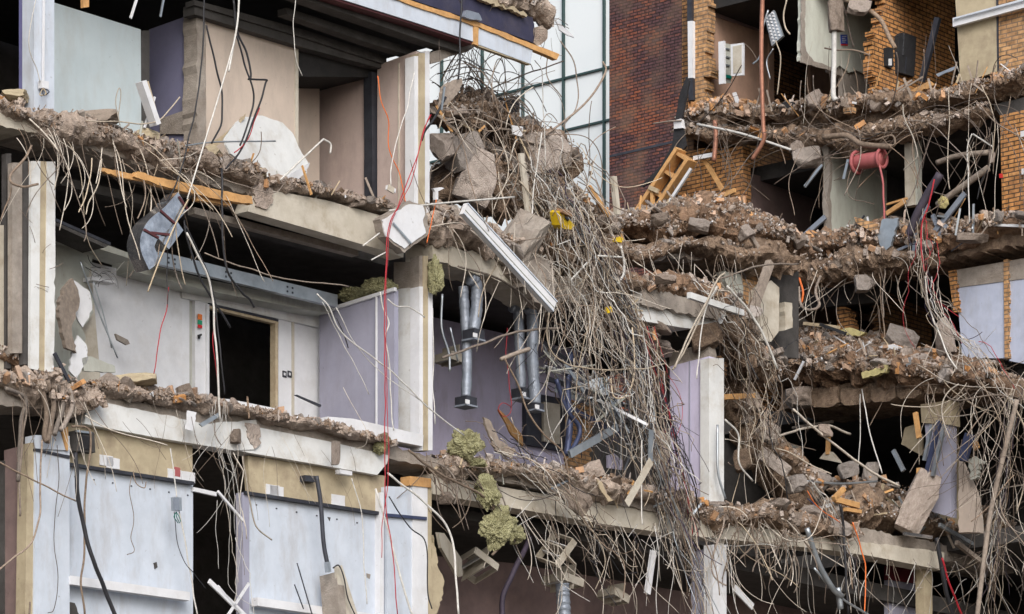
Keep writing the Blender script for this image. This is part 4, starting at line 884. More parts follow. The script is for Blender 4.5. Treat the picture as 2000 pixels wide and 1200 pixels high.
RB = (.010, .017); CB = (.008, .014); TH = (.005, .008)
D_ = [(0, -1, .3)]; DR = [(.6, -.6, .4)]; DA = [(1, 0, .3), (-1, 0, .3), (0, -1, .4), (0, .6, .4), (.7, -.5, .4)]
REB = ['rebar', 'rebar', 'rebar', 'cable', 'rebardk']; CAB = ['cable', 'rebar', 'cable', 'cablew', 'rebar', 'rebar', 'rebardk', 'rebar', 'cablek']
# steel bars
tangle('steel_bar', 'curling from the upper floor edge at the left', LL, [(30, 240, -.15), (150, 275, -.2), (300, 305, -.2), (420, 335, -.2)], 44, (.6, 2.2), (.009, .015), [(.9, -.3, .3), (.7, -.8, .3), (0, -1, .3)], 1.0, 1.9, ['rebar', 'rebar', 'cable'], 1)
tangle('steel_bar', 'arching against the pale glass building', LL, [(850, 130, .4), (920, 190, .5), (990, 225, .6)], 46, (1.2, 2.4), (.009, .014), [(.5, 1, .2), (-.5, 1, .2), (.9, .3, .2), (.2, .8, .2)], .9, 1.6, ['rebardk', 'rebardk', 'rebar'], 2, jit=.2)
tangle('steel_bar', 'wound over the high heap', LL, [(850, 230, .3), (950, 250, .3), (1060, 300, .3), (1130, 350, .3)], 56, (.8, 2.4), (.010, .016), DA, .9, 2.2, ['rebar', 'rebar', 'cable'], 3, jit=.2)
tangle('steel_bar', 'looping around the foot of the high heap', LL, [(960, 330, .1), (1060, 380, .1), (1130, 450, .1), (1180, 480, .1)], 46, (1, 2.6), (.010, .016), [(.5, -1, .3), (0, -1, .3), (-.4, -1, .3), (1, .1, .3)], .8, 1.8, ['rebar', 'cable', 'rebar'], 4, jit=.22)
tangle('steel_bar', 'under the top floor of the wing', WW, [(1330, 245, -.3), (1500, 250, -.4), (1650, 255, -.4), (1800, 245, -.4), (2000, 190, -.4)], 66, (.9, 2.8), (.010, .016), [(1, -.2, .2), (-1, -.1, .2), (.6, -.6, .2), (-.5, -.7, .2)], .35, 1.5, ['rebar', 'rebardk', 'rebar'], 5, jit=.15)
tangle('steel_bar', 'curling over the lip of the middle wing floor', WW, [(1460, 500, -.5), (1560, 520, -.4), (1700, 530, -.3), (1780, 520, -.3)], 34, (.6, 2.0), (.010, .015), [(0, -1, .3), (-.6, -.4, .3), (.5, -.7, .3)], 1.3, 2.4, ['rebar', 'cable', 'rebar'], 6)
tangle('steel_bar', 'spreading from the right end of the big heap', WW, [(1800, 765, -.6), (1900, 750, -.6), (1980, 770, -.6)], 34, (.8, 2.4), (.010, .016), [(.7, -.5, .3), (-.6, -.2, .3), (.3, -1, .3)], .9, 1.6, ['rebar', 'cable', 'rebar'], 7)
tangle('steel_bar', 'coiled at the floor edge by the lilac column', LL, [(1400, 1010, -.2), (1480, 1020, -.2), (1560, 1035, -.2)], 44, (.5, 1.6), (.013, .019), [(.6, -.8, .3), (-.2, -1, .3), (1, .1, .3)], .8, 3.0, ['rebar', 'cable', 'rebar'], 8)
tangle('steel_bar', 'sticking out of the broken corner by the bottom column', LL, [(840, 905, -.2), (880, 930, -.2), (960, 945, -.2)], 22, (.4, 1.6), (.012, .018), [(.6, -.8, .3), (-.4, -.8, .3), (1, .1, .3)], .7, 2.0, ['rebar', 'rebar', 'rebardk'], 9)
tangle('steel_bar', 'dangling from the corner slab below the brown heap', LL, [(1230, 500, .6), (1340, 500, .6), (1440, 520, .6)], 20, (.4, .9), (.007, .011), [(-.2, -1, .3), (.4, -1, .3)], .8, 1.5, ['cable', 'rebar'], 10)
tangle('steel_bar', 'netted down the right margin', WW, [(1960, 780, -.5), (1985, 900, -.5), (1975, 1050, -.5)], 26, (1, 2.6), (.008, .013), [(.2, -1, .2), (-.5, -.6, .2), (.3, .5, .2)], .5, 1.6, ['rebar', 'rebardk', 'cable'], 11, jit=.3, limit=420)
tangle('steel_bar', 'over the steep rubble slope', LL, [(1430, 730, .5), (1470, 850, .4), (1540, 950, .4)], 30, (.8, 2.2), (.010, .015), [(.7, -.5, .3), (0, -1, .3), (-.8, .1, .3)], .5, 1.6, ['rebar', 'cable', 'rebar'], 12, limit=420)
tangle('steel_bar', 'on the broken corner beside the white tile', LL, [(840, 440, -.3), (920, 460, -.3), (1000, 490, -.3)], 16, (.6, 1.6), (.010, .015), [(1, .1, .3), (.6, -.6, .3), (-.7, .2, .3)], .6, 1.8, ['rebar', 'cable'], 13, limit=420)
# cables
bundle('cable', 'in the curtain pouring down the middle of the ruin', LL, [(1060, 330, .0), (1120, 430, -.1), (1180, 540, -.15), (1226, 640, -.15), (1250, 740, -.1), (1272, 860, -.15), (1318, 1000, -.25), (1366, 1180, -.2)], 130, .10, CB, ['cable', 'rebar', 'rebardk', 'cablew', 'cablev', 'rebar', 'cablek', 'cable', 'rebardk', 'galv'], 20)
bundle('cable', 'in the loose curtain left of the main one', LL, [(1020, 300, .0), (1070, 420, -.2), (1110, 560, -.25), (1170, 690, -.2), (1210, 830, -.15), (1250, 960, -.15)], 60, .26, CB, ['cable', 'rebar', 'rebar', 'cablew'], 21)
bundle('cable', 'in the curtain hanging beside the lilac column head', LL, [(1400, 560, -.1), (1440, 620, -.3), (1480, 700, -.3), (1500, 790, -.2), (1505, 880, -.1)], 60, .17, CB, CAB, 22)
bundle('cable', 'in the dark purple strand beside the lilac column', LL, [(1258, 640, -.3), (1296, 760, -.35), (1318, 860, -.35), (1340, 960, -.35), (1360, 1060, -.3)], 26, .05, (.008, .015), ['cablev', 'cablev', 'cablev', 'cablev', 'cabler', 'cablek', 'rebar'], 23, frac=(.6, 1))
bundle('cable', 'fanning down across the floor edge under the purple wall', LL, [(950, 850, -.1), (1040, 910, -.25), (1140, 1010, -.35), (1200, 1110, -.3)], 34, .17, CB, CAB, 24)
tangle('cable', 'hanging like a fringe under the middle floor edge', LL, [(1000, 990, -.1), (1150, 1020, -.1), (1330, 1045, -.1), (1440, 1050, -.1)], 60, (.5, 2.3), (.006, .011), [(.1, -1, .1), (-.8, -.6, .1), (.8, -.5, .1), (.5, -1, .1)], .9, 1.8, ['cable', 'cable', 'cablew', 'rebar'], 25, limit=330)
bundle('cable', 'running down to the blue panels of the wing', WW, [(1800, 420, -.8), (1808, 500, -.9), (1815, 560, -.9), (1850, 640, -.8), (1920, 700, -.7), (1985, 800, -.7)], 36, .10, (.007, .012), ['cable', 'cablew', 'rebar', 'cable', 'cabler', 'cablev', 'rebar', 'cable', 'cablew', 'rebar'], 26)
bundle('cable', 'falling from the debris at the lower right', LL, [(1580, 940, .0), (1620, 1000, -.1), (1650, 1080, -.1), (1665, 1200, -.1)], 26, .07, (.009, .015), ['cable', 'cablew', 'cablew', 'cablev', 'rebar'], 27, limit=370)
tangle('cable', 'strewn under the lower right floor', LL, [(1480, 1040, .0), (1600, 1060, .0), (1840, 1110, .0), (1950, 1120, .0)], 46, (.4, 2), (.006, .011), [(.1, -1, .1), (.8, -.6, .1), (-.7, -.6, .1)], .9, 1.9, ['cable', 'rebar', 'cablew'], 28, limit=300)
tangle('cable', 'crossing the wing rooms', WW, [(1500, 60, -.6), (1640, 100, -.6), (1860, 40, -.6), (1900, 260, -.6), (1980, 250, -.5)], 14, (.8, 2), (.006, .009), [(.1, -1, .1)], 1.5, .9, ['cable', 'rebardk'], 29)
tangle('cable', 'crisscrossing the dark bay beside the purple wall', LL, [(1060, 640, .2), (1140, 740, .2), (1230, 820, .2)], 44, (1, 2.4), (.007, .011), [(.7, -.6, .2), (-.5, -.7, .2), (1, -.1, .2)], .3, .9, ['cablek', 'cablew', 'rebar', 'cablev'], 30, jit=.35, limit=300)
tangle('cable', 'trailing off the slope in the middle', LL, [(1000, 480, -.3), (1100, 540, -.2), (1180, 620, -.2)], 46, (.8, 2.2), (.007, .011), [(.3, -1, .2), (-.5, -.8, .2), (1, -.3, .2)], .8, 1.2, ['cable', 'cable', 'rebar'], 31, jit=.2, limit=300)
tangle('cable', 'hanging at the lower left corner', LL, [(20, 760, -.3), (100, 790, -.3), (170, 790, -.3)], 16, (.8, 2), (.006, .010), [(.1, -1, .2), (.6, -.6, .2)], .9, 1.2, ['rebar', 'cable'], 32)
tangle('cable', 'hanging from the lower beams at the left', LL, [(250, 810, -.2), (450, 850, -.2), (700, 880, -.2)], 22, (.4, 1.4), (.004, .006), [(0, -1, .1), (.4, -.8, .1)], 1.2, 2.0, ['rebar', 'cable', 'rebardk'], 33)
bundle('cable', 'bunched down the dark doorway between the white panels', LL, [(430, 780, -.3), (440, 860, -.4), (455, 960, -.35), (462, 1080, -.3), (465, 1210, -.3)], 20, .06, (.004, .009), ['cable', 'cablew', 'cablew', 'rebar'], 34)
tangle('cable', 'netted over the dark right margin', WW, [(1900, 800, -.3), (1960, 900, -.3), (1940, 1100, -.3)], 40, (1, 2.2), (.005, .009), [(.1, -1, .1), (-.5, -.6, .1), (.8, .1, .1)], .4, 1.5, ['rebar', 'rebardk', 'cable'], 35, jit=.35, limit=300)
bundle('cable', 'in the grey trunk of cables at the right margin', WW, [(1985, 760, -.6), (1965, 900, -.6), (1945, 1050, -.6), (1925, 1230, -.6)], 24, .06, (.007, .012), ['cable', 'cablew', 'cablev', 'rebar'], 36, limit=300)

# ------------------------------------------------------------------ single cables, rods and pipes: material | px width | plane | points | name | label
HAND = """
cablew|7|L-.6|465,-20 462,40 457,90 445,140|pipe|upper curved end of the long off white conduit at the top left|s
cablew|6|L-.6|458,80 430,180 400,280 365,390|pipe|long slanting off white conduit crossing the rubble edge at the left
woodpale|6|L-.6|366,390 340,440 310,510 288,570|rod|tan weathered lower end of the slanting conduit above the bent duct
cablek|6|L-.5|400,-20 399,60 390,160 372,250 345,350 320,400|cable|straight black cable in front of the ragged dark post
cablek|7|L-.5|402,50 415,100 424,140 434,180 430,240 412,280|cable|thick black cable hanging before the left edge of the cream wall
cablek|8|L-.5|455,0 465,60 480,100 488,140 486,155|cable|thick black cable ending in a knot before the cream wall
cablek|7|L-.45|486,155 520,157 520,165 505,210 480,270 460,310 440,330|cable|black cable with a sharp square bend before the cream wall
cablek|7|L-.5|462,70 478,120 490,170 495,200 485,240 470,285|cable|black cable looping behind the square bent one
cabler|4|L-.46|508,210 498,235 482,275 455,300|cable|short dark red cable twisted with the black ones
cablek|8|L-.5|435,330 432,420 440,520 470,570 490,585 500,600|cable|black cable dropping past the orange timber to the grey beam
cablek|8|L-.5|360,430 368,480 400,560 425,600 450,640|cable|black cable dropping from the bent duct over the doorway corner
cablek|6|L-.52|362,440 395,510 418,570 425,620 430,700 440,770|cable|black cable running down the left side of the dark doorway
cablew|8|L-.55|365,455 400,530 417,580 421,650 425,740 432,820|cable|white cable running down the left side of the dark doorway
cabler|3|L-.5|420,620 415,670 422,720 430,790|cable|thin dark red cable beside the white one at the doorway
cabler|4|L-.5|330,560 325,600 310,660 300,730|cable|red cable hanging before the white wall
cablek|4|L-.5|328,470 328,560 326,600|cable|short black cable above the red one at the white wall
cablew|3|L-.4|577,0 572,60 575,110 590,148|cable|thin white wire hanging under the roof at the doorway recess
cablew|4|L-.35|808,140 795,210 775,270 765,320 762,365|cable|white wire sagging to the small hanging socket in the upper room
cableo|4|L-.3|736,150 742,200 757,240 762,290 780,340 790,400|cable|orange cable before the pinkish wall
cabler|4|L-.6|840,225 824,260 812,310 795,360 778,400 757,450 752,560 752,700 752,800 753,930 757,1010 770,1090 775,1200|cable|long bright red cable falling past the white tile and the corner column
cabler|3|L-.55|842,224 826,262 814,312 798,362 780,402 760,452 755,560 756,700 754,800 756,930 748,1010 745,1090|cable|second thin red cable beside the long bright one
cablek|7|L-.6|903,-20 900,60 896,110 894,155|cable|black cable carrying the broken plank above the high heap
cablek|9|L-.55|870,190 850,230 832,255 822,275|cable|thick black cable end running from the broken plank to the red cable
cableo|4|L-.5|852,390 848,420 840,440 832,475|cable|short orange cable over the white tile slab
cablew|5|L-.45|757,585 775,600 800,600 830,620|cable|white wire crossing the head of the corner column
cablew|6|L-.5|620,575 640,600 660,640 690,670 730,700 780,740 840,800 905,850|cable|long white cable slanting in front of the lilac wall
cablew|3|L-.45|630,590 660,650 690,710 720,770|cable|thin white wire on the lilac wall
cablew|3|L-.45|655,600 700,680 760,740 830,790|cable|thin white wire crossing in front of the corner column
cablew|5|L-.5|745,570 750,600 760,630 752,660 758,700 765,760 770,840|cable|wavy white wire hanging beside the red cables
cablek|4|L-.4|660,620 670,650 680,680|cable|dark strip dangling on the lilac wall
woodgrey|5|L-.5|400,495 470,520 560,545 680,560|cable|grey sagging cable along the dark ceiling
galv|6|L1.2|157,512 190,600 228,700|rod|grey metal stud leaning on the pale green wall
galv|5|L1.2|182,550 200,610 218,680|rod|thinner metal stud leaning on the pale green wall
cablek|11|L-.4|148,885 150,950 165,1020 180,1090 205,1150 228,1215|cable|thick black hose swinging in front of the large white panel
rebar|8|L-.35|140,835 170,835 178,850 175,900 168,980 165,1080 158,1140 165,1200|steel_bar|grey bar hooking down over the left white panel
rebar|7|L-.3|82,860 80,940 75,1010 60,1060 20,1095 -10,1120|steel_bar|long grey bar sweeping to the bottom left edge
rebar|6|L-.3|-10,900 60,935 150,980|steel_bar|straight thin bar slanting from the left edge to the white panel
rebar|8|L-.3|36,770 50,800 45,850 38,950 38,1010|steel_bar|knobbly bar hanging straight down at the lower left
rebar|14|L-.25|80,745 92,800 88,850 90,862|steel_bar|thick hooked bar of the row on the left corner, first
rebar|14|L-.25|92,742 104,790 98,840 92,865|steel_bar|thick hooked bar of the row on the left corner, second
rebar|13|L-.25|118,752 124,790 112,830 104,848|steel_bar|thick hooked bar of the row on the left corner, third
rebar|13|L-.25|135,760 140,795 128,825 115,840|steel_bar|thick hooked bar of the row on the left corner, fourth
rebar|12|L-.25|160,760 148,780 140,800|steel_bar|short thick bar of the row on the left corner
rebar|11|L-.28|10,760 40,770 50,785 42,820 40,870 36,940|steel_bar|bent thick bar at the far left edge of the corner
rebar|7|L-.3|55,1175 55,1210|steel_bar|bar stub at the bottom left
rebar|9|L-.35|62,285 50,310 25,340 22,358 45,365 75,360|steel_bar|bar curled like a hook over the left double column
rebar|6|L-.3|25,365 20,390 0,430|steel_bar|straight bar left of the double column
cable|5|L-.35|180,310 175,350 165,390 155,415|steel_bar|pale bar pointing down below the left rubble, first
cable|5|L-.35|198,310 188,360 175,395 168,420|steel_bar|pale bar pointing down below the left rubble, second
cable|4|L-.35|233,245 228,200 234,172 238,185 232,225|steel_bar|upright loop of pale wire above the left rubble
cable|5|L-.3|170,235 240,238 300,240 330,215 350,190|steel_bar|twisted pale bar rising above the left rubble
galv|6|L-.3|362,285 420,278 538,276|rod|thin grey green rod lying across the upper rubble
cablew|7|L-.2|548,352 590,312 632,272|pipe|slanting white pipe at the doorway recess
cablew|7|L-.2|632,272 645,282 645,300|pipe|bent top end of the slanting white pipe
cablew|7|L-.5|760,412 840,400 1006,385|rod|straight white rod reaching right over the tile slab
cablew|6|L-.5|712,480 740,456|rod|short white strip under the edge beam
cablew|5|L-.5|725,508 757,492|rod|tiny white rod below the edge beam
rebar|8|L.2|1063,265 1090,245 1130,215 1158,185 1182,140 1180,120|steel_bar|long curved bar rising to a hook before the glass building
rebar|5|L.3|1095,80 1118,120 1130,170 1125,210 1100,245|steel_bar|thin dark bar arching down before the glass building
rebar|4|L.3|1070,100 1068,140 1075,165 1095,190|steel_bar|thin bar curving left under the roof corner
cablew|4|L.1|1045,118 1058,140 1060,200 1063,260 1064,330 1062,380|cable|white tape hanging from the roof corner
rebardk|5|L.3|930,195 980,165 1040,140 1100,120|steel_bar|dark bar lying across the glass building
cablew|6|L-.3|1060,260 1050,320 1040,400 1035,480|cable|off white cable in front of the high heap
cablew|6|L0|1065,-5 1066,40|cable|white strip at the roof corner
copper|11|W-.8|1490,-20 1487,60 1489,150 1491,250 1493,262 1488,280 1470,312|pipe|long reddish copper pipe bent at its lower end
galv|7|W-.75|1500,20 1488,60 1484,110 1472,126|rod|grey strip twisted beside the copper pipe
galv|5|W-.7|1510,95 1497,120 1505,155|rod|grey strip dangling from the ceiling light, left
cable|5|W-.7|1515,80 1525,110 1522,150 1518,185|rod|pale strip dangling from the ceiling light, right
cable|6|W-.5|1536,0 1530,30 1535,55 1545,68|pipe|small pinkish hooked pipe at the top of the wing
copper|12|W-.5|1394,235 1396,270 1395,315|pipe|short rusty pipe stub over the brick gable
cablew|9|W-.7|1362,243 1450,262 1545,293|rod|long white rod slanting under the top floor of the wing
woodgrey|6|W-.5|1276,242 1310,238 1332,236|rod|grey rod poking out left of the wing
cablew|13|W-1|1630,58 1628,120 1629,185 1634,196|pipe|vertical cream pipe before the plaster wall
rebar|6|W-.8|1608,93 1630,98 1660,98 1700,108|steel_bar|dark bar sticking out across the plaster wall
rebardk|5|W-.8|1645,10 1655,50 1668,92|steel_bar|dark wire hanging over the blue notice
rebar|11|W-.6|1650,0 1690,15 1720,40 1735,70 1748,95|steel_bar|long pinkish bar arching over the toothed brick edge
rebar|14|W-.6|1608,268 1650,265 1680,280 1710,286 1742,288|steel_bar|peeling pinkish bar curling above the hose reel
rebar|7|W-.6|1710,275 1740,265 1748,280 1740,288|steel_bar|hooked bar end above the hose reel
cable|5|W-.6|1762,205 1765,230 1780,260 1792,300 1785,315 1765,333|cable|pale wire wriggling below the top floor edge
reel|8|W-.55|1712,305 1722,330 1726,370 1727,465|cable|pink hose hanging down from the reel
cablew|6|W-.5|1900,262 1940,288|rod|short white rod in the dark opening at the right
cablew|5|W-.5|1898,262 1888,290 1892,350 1894,435|cable|white wire hanging down in the dark opening at the right
cable|4|W-.5|1915,165 1935,210 1944,250 1940,290 1937,300|cable|wire running down to the small hanging stone
cable|4|W-.4|1853,170 1855,240 1852,330 1856,370|cable|thin wire straight down the dark opening
cablek|4|W-.5|1935,322 1918,350 1910,390|cable|dark wire trailing below the small hanging stone
woodgrey|14|W.2|1830,318 1870,305 1930,298|pipe|grey pipe lying across the dark opening
woodgrey|17|W-.1|1830,400 1880,365 1930,328|pipe|dusty grey pipe rising diagonally through the dark opening
cabler|6|W-.9|1825,350 1815,400 1800,440 1800,490 1806,530|cable|pink cable swinging in the wing opening
cablev|22|W-.8|1835,340 1800,400 1775,460|cable|thick flattened grey cable sleeve leaning in the wing
cablew|9|L-.3|1215,480 1222,510 1218,535 1205,555|cable|grey hose hooking down from the slope edge
cablew|7|L-.4|1168,500 1215,503|rod|short white rod on the slope
cablew|7|L-.4|1115,548 1155,505|rod|white rod leaning left on the slope
cable|7|L-.7|1415,535 1400,550 1370,620 1340,680 1312,722|cable|pair of pale cables stretched down to the lilac column, outer
cable|7|L-.75|1398,552 1380,590 1350,650 1318,718|cable|pair of pale cables stretched down to the lilac column, inner
cablew|5|L-.7|1400,560 1378,610 1368,680 1362,740|cable|greenish white cable crossing the concrete beam
cablew|9|L-.7|1420,560 1460,600 1490,650 1520,720|cable|thick white cable leaving the peak to the right
rebar|7|L-.5|1380,528 1405,545 1480,520 1560,515|steel_bar|long bar lying level between the slope and the wing
rebar|7|W-.8|1230,245 1300,210 1230,245|steel_bar|spare bar|x
rebar|7|W-.7|1200,620 1230,560 1230,500|steel_bar|spare bar|x
rebar|9|L-.3|865,700 920,680 985,655 1035,645 1100,640|steel_bar|crooked branch like bar before the purple wall
woodgrey|11|L-.35|980,702 1010,690 1034,682|rod|flat grey lath sticking out before the flexible ducts
rebar|7|L-.4|985,700 1010,750 1030,800 1060,850 1100,890 1115,960|steel_bar|long bar bending from the ducts down to the floor edge
rebar|8|L-.35|895,520 960,540 1010,570 1050,605|steel_bar|bar running under the tilted slab
cable|6|L-.4|1075,600 1070,660 1090,700 1140,720 1240,722 1300,710|cable|long pale cable swinging level through the middle bay
cable|6|L-.4|1235,640 1240,720 1225,770 1200,775 1195,740|cable|pale cable loop in the middle bay
rebar|9|L-.45|800,880 870,930 930,960 970,1000 990,1040 985,1060 962,1085|steel_bar|long crooked bar dropping past the insulation
cablew|8|L-.4|760,925 830,980 880,1040 890,1120 895,1200|cable|white cable slanting across the bottom column
cablew|8|L-.4|735,955 760,1040 780,1120 800,1190 815,1215|cable|white pipe slanting to the bottom of the white column
cablek|5|L-.35|760,970 800,1030 830,1060 835,1150 845,1190|cable|black wire down the bottom column
cable|6|L-.3|475,890 482,950 495,1010 505,1035 530,1055|cable|wire with a knot hanging over the right white panel
cablew|4|L-.3|688,935 700,980 710,1030 712,1100 716,1180|cable|white string with a bead over the right white panel
cablew|5|L-.3|333,875 340,930 345,975|cable|white wire holding the small junction box
cablek|3|L-.3|345,1000 350,1060 360,1100 375,1120 400,1150|cable|dark wire below the small junction box
cablew|6|L-.3|350,1000 362,1070 375,1140 385,1205|cable|white wire below the small junction box
rebar|4|L-.2|262,920 270,945 283,955 287,942|steel_bar|fishhook shaped wire on the left white panel
rebar|3|L-.1|257,930 250,965 262,1010 255,1050 262,1075 248,1083|cable|thin brown wire squiggling down the left white panel
rebardk|3|L-.15|112,870 115,950 105,1050 112,1140 105,1190 90,1198|cable|thin dark wire down the left white column
darkmetal|5|L-.2|580,1100 610,1205 612,1210|rod|dark rod leaning at the bottom of the right panel
darkmetal|5|L-.2|575,1142 592,1190|rod|shorter dark rod at the bottom of the right panel
galv|6|L-.3|1030,860 1031,1020 1032,1025|rod|thin galvanised rod|x
cabler|3|L.4|992,640 990,700 994,740 996,800 985,815 972,800 980,788 1000,795|cable|red wire coil in front of the purple wall
galv|9|L.2|863,575 865,640 878,690 880,725|rod|bent white metal strip beside the corner column
galv|7|L.2|880,640 895,705|rod|short white metal strip beside the corner column
cablew|4|L0|848,600 850,700 845,760 848,830|cable|thin white wire right of the corner column
bluemetal|17|L.3|1118,690 1112,760 1112,830 1105,890|rod|dark blue metal post in the middle bay
bluemetal|12|L.2|1090,740 1110,800 1132,840 1110,890|rod|dark blue bent strip in the middle bay
cablev|14|L.6|1035,1050 1005,1110 985,1160 980,1210|cable|dark net like cable sleeve hanging in the bottom bay
galv|14|L-.45|1576,1032 1600,1100 1625,1150 1645,1165|pipe|grey plastic drainpipe bent at the lower right
galv|16|L-.4|1637,1148 1643,1190|pipe|short grey pipe socket at the lower right
galv|9|L-.4|1590,1110 1640,1165 1700,1205|pipe|thinner grey pipe slanting to the bottom right
cableo|5|L-.35|1665,1020 1680,1060 1690,1120 1686,1200|cable|orange cable hanging under the lower right floor
cableo|4|L-.3|1580,960 1600,990 1640,1020|cable|orange cable lying in the lower right debris
cablek|10|L-.35|1640,985 1650,1030 1652,1100 1658,1200|cable|black cable hanging under the lower right floor
cablek|12|L-.2|1830,1050 1840,1110 1850,1160 1865,1210|cable|black cable hanging from the right end of the lowest floor
cabler|8|L-.25|1840,1090 1855,1140 1870,1175 1882,1210|cable|dark red cable hanging from the right end of the lowest floor
woodgrey|13|W-.9|1985,780 1960,880 1935,1000 1920,1110 1908,1215|pipe|tall pale pole leaning along the right margin
cablew|4|W-.5|1680,770 1678,860 1672,940|cable|thin pale string hanging in the dark lower room
cablew|5|W-.5|1683,760 1700,850 1722,925|cable|pale cord slanting in the dark lower room
cable|9|L.3|1500,860 1560,840 1620,832 1660,848|steel_bar|long bar reaching right across the dark lower room
cable|9|L.2|1550,800 1620,860 1700,920 1755,950|steel_bar|thick bar slanting down to the leaning concrete block
galv|8|L.4|1575,940 1640,945 1712,941|rod|bright metal rod lying in the lower right debris
cablew|7|L-.1|1416,820 1440,850 1442,905 1470,940|rod|bent white strip beside the lilac column
galv|9|L-.1|1402,830 1403,920 1416,975|rod|white blue strip on the edge of the lilac column
cableo|8|W-.5|1552,520 1560,545 1568,570 1565,590|cable|bright orange cable end below the wing floor
rebar|10|W-.55|1560,560 1562,590 1572,603 1590,605 1600,595 1595,570 1605,540|steel_bar|u shaped bar holding the orange cable end
rebar|8|W-.4|1540,1000 1480,1035 1400,1070|steel_bar|bar|x
cablew|6|W-.9|1806,540 1812,600 1830,640 1850,690 1870,720|cable|white cable falling before the dark wing room
rebar|3|L-.5|120,420 130,440 128,450|cable|tiny wire|x
cablew|5|L-.45|1255,860 1254,990 1255,1025|rod|thin white strip hanging straight under the mesh tape
"""
def plane_of(s):
    k = s[0]; v = float(s[1:]) if len(s) > 1 else 0
    return (L if k == 'L' else W)(v)
for ln_ in HAND.strip().split('\n'):
    q = ln_.split('|')
    if q[-1] == 'x': continue
    m_, wpx, pls, pts_, nm, lab = q[:6]; pl = plane_of(pls); XY = [tuple(map(float, t.split(','))) for t in pts_.split()]
    rr = float(wpx)/2*(.55 if float(wpx) < 10.5 else .8)/ppm(pl, XY[0][0]); rnd = random.Random(len(lab)); off = rnd.uniform(0, 90)
    P = [pl.pt(x, y)+pl.n*(.06*noise.noise(Vector((i*.7, off, 0)))) for i, (x, y) in enumerate(XY)]
    rigid = nm in ('rod',) and len(P) < 4
    if len(P) > 2: P = catmull(P, 7)
    elif m_ != 'x':
        a_, b_2 = P; P = [a_.lerp(b_2, t/6) for t in range(7)]
    if nm == 'cable' or nm == 'steel_bar': P = [p+noise.noise_vector(p*3.0+Vector((off, 0, 0)))*.018 for p in P]
    vs, fs, _ = tube_data(P, rr, 7 if float(wpx) > 6 else 5, None)
    tag(mesh_obj(nm, vs, fs, M[m_], smooth=True), lab, {'steel_bar': 'steel bar'}.get(nm, nm))
# ------------------------------------------------------------------ single things
def solid(name, label, cat, pl, pts, t, m, jag=0, step=7, seed=0, parent=None):
    o = prism(name, pl, rag(pts, jag, step, True, seed) if jag else pts, t, M[m], parent)
    return o if parent else tag(o, label, cat)
def tilt(pl, px, py, yaw=0, pitch=0, shift=0):
    """a plane through a real point, turned by yaw about z and pitch about its own axis"""
    o = pl.pt(px, py)+pl.n*shift; q = Matrix.Rotation(R(yaw), 3, 'Z'); n = q@pl.n; a = q@pl.a; q2 = Matrix.Rotation(R(pitch), 3, a); return Plane(o, q2@n, a)
def plank(name, label, cat, pl, x0, y0, x1, y1, wpx, t, m, prof=None, roll=0, d2=0):
    a = pl.pt(x0, y0); b = pl.pt(x1, y1)+pl.n*d2; w = wpx/ppm(pl, x0)
    o = bar(name, a, b, t, w, M[m], up=pl.n.cross((b-a).normalized()), roll=roll, prof=prof); return tag(o, label, cat)
# long white trunking
pl = L(-.7); a, b = pl.pt(905, 408), pl.pt(1080, 600)
t_ = thing('trunking', b.copy(), 'long white trunking length leaning across the middle of the ruin', 'trunking')
dd = (b-a).normalized(); up = pl.n.cross(dd)
bar('channel', a, b, .09, 26/ppm(pl, 990), M['white2'], t_, up=up)
for k_ in (-1, 1): bar('lip', a-pl.n*.05+up*(k_*.10), b-pl.n*.05+up*(k_*.10), .025, .02, M['white'], t_, up=up)
bar('rib', a-pl.n*.05+up*.03, b-pl.n*.05+up*.03, .012, .01, M['plaster'], t_, up=up)
# white tile slab on the corner
pl = L(-.55)
t_ = thing('tile_slab', pl.pt(790, 488), 'tilted concrete slab faced with white plaster at the upper floor corner', 'slab')
solid('core', 0, 0, Plane(pl.o+pl.n*.02, pl.n, pl.a), [(742, 428), (800, 392), (832, 402), (838, 456), (790, 494), (752, 462)], .16, 'conc', 1.5, 7, 3, t_)
solid('white_facing', 0, 0, pl, [(746, 430), (800, 399), (826, 402), (830, 420), (826, 430), (832, 455), (790, 486), (760, 464), (754, 462)], .022, 'white2', 1.2, 6, 5, t_)
plank('lath', 'blue grey lath lying on the white tile slab', 'lath', L(-.58), 768, 436, 803, 476, 3, .02, 'galv')
# bent silver duct with red straps
pl = L(-.45); t_ = thing('air_duct', pl.pt(290, 530), 'bent silver air duct with red sealing bands hanging over the white wall', 'air duct')
def duct(P, r, m, nm): return tube(nm, P, r, M[m], t_, sides=14, sub=8)
P = [pl.pt(*q) for q in ((345, 395), (318, 425), (290, 448), (277, 470), (276, 490), (290, 522))]
sq = catmull(P, 6); vs = []; fs = []
for i, p in enumerate(sq):
    tg = (sq[min(i+1, len(sq)-1)]-sq[max(i-1, 0)]).normalized(); sd = pl.n.cross(tg).normalized(); w_ = .15; dn_ = pl.n
    for (cx, cy) in ((-1, -1), (1, -1), (1, 1), (-1, 1)): vs.append(p+sd*(cx*w_)+dn_*(cy*.14))
for i in range(len(sq)-1):
    for k in range(4): fs.append([i*4+k, i*4+(k+1) % 4, i*4+4+(k+1) % 4, i*4+4+k])
fs += [[3, 2, 1, 0], [len(vs)-4, len(vs)-3, len(vs)-2, len(vs)-1]]
mesh_obj('duct_body', vs, fs, M['duct'], t_)
for (x0, y0, x1, y1) in ((268, 452, 296, 468), (282, 458, 318, 462), (300, 415, 328, 440), (336, 388, 352, 412)):
    bar('sealing_band', pl.pt(x0, y0)-pl.n*.15, pl.pt(x1, y1)-pl.n*.15, .02, .035, M['maroon'], t_)
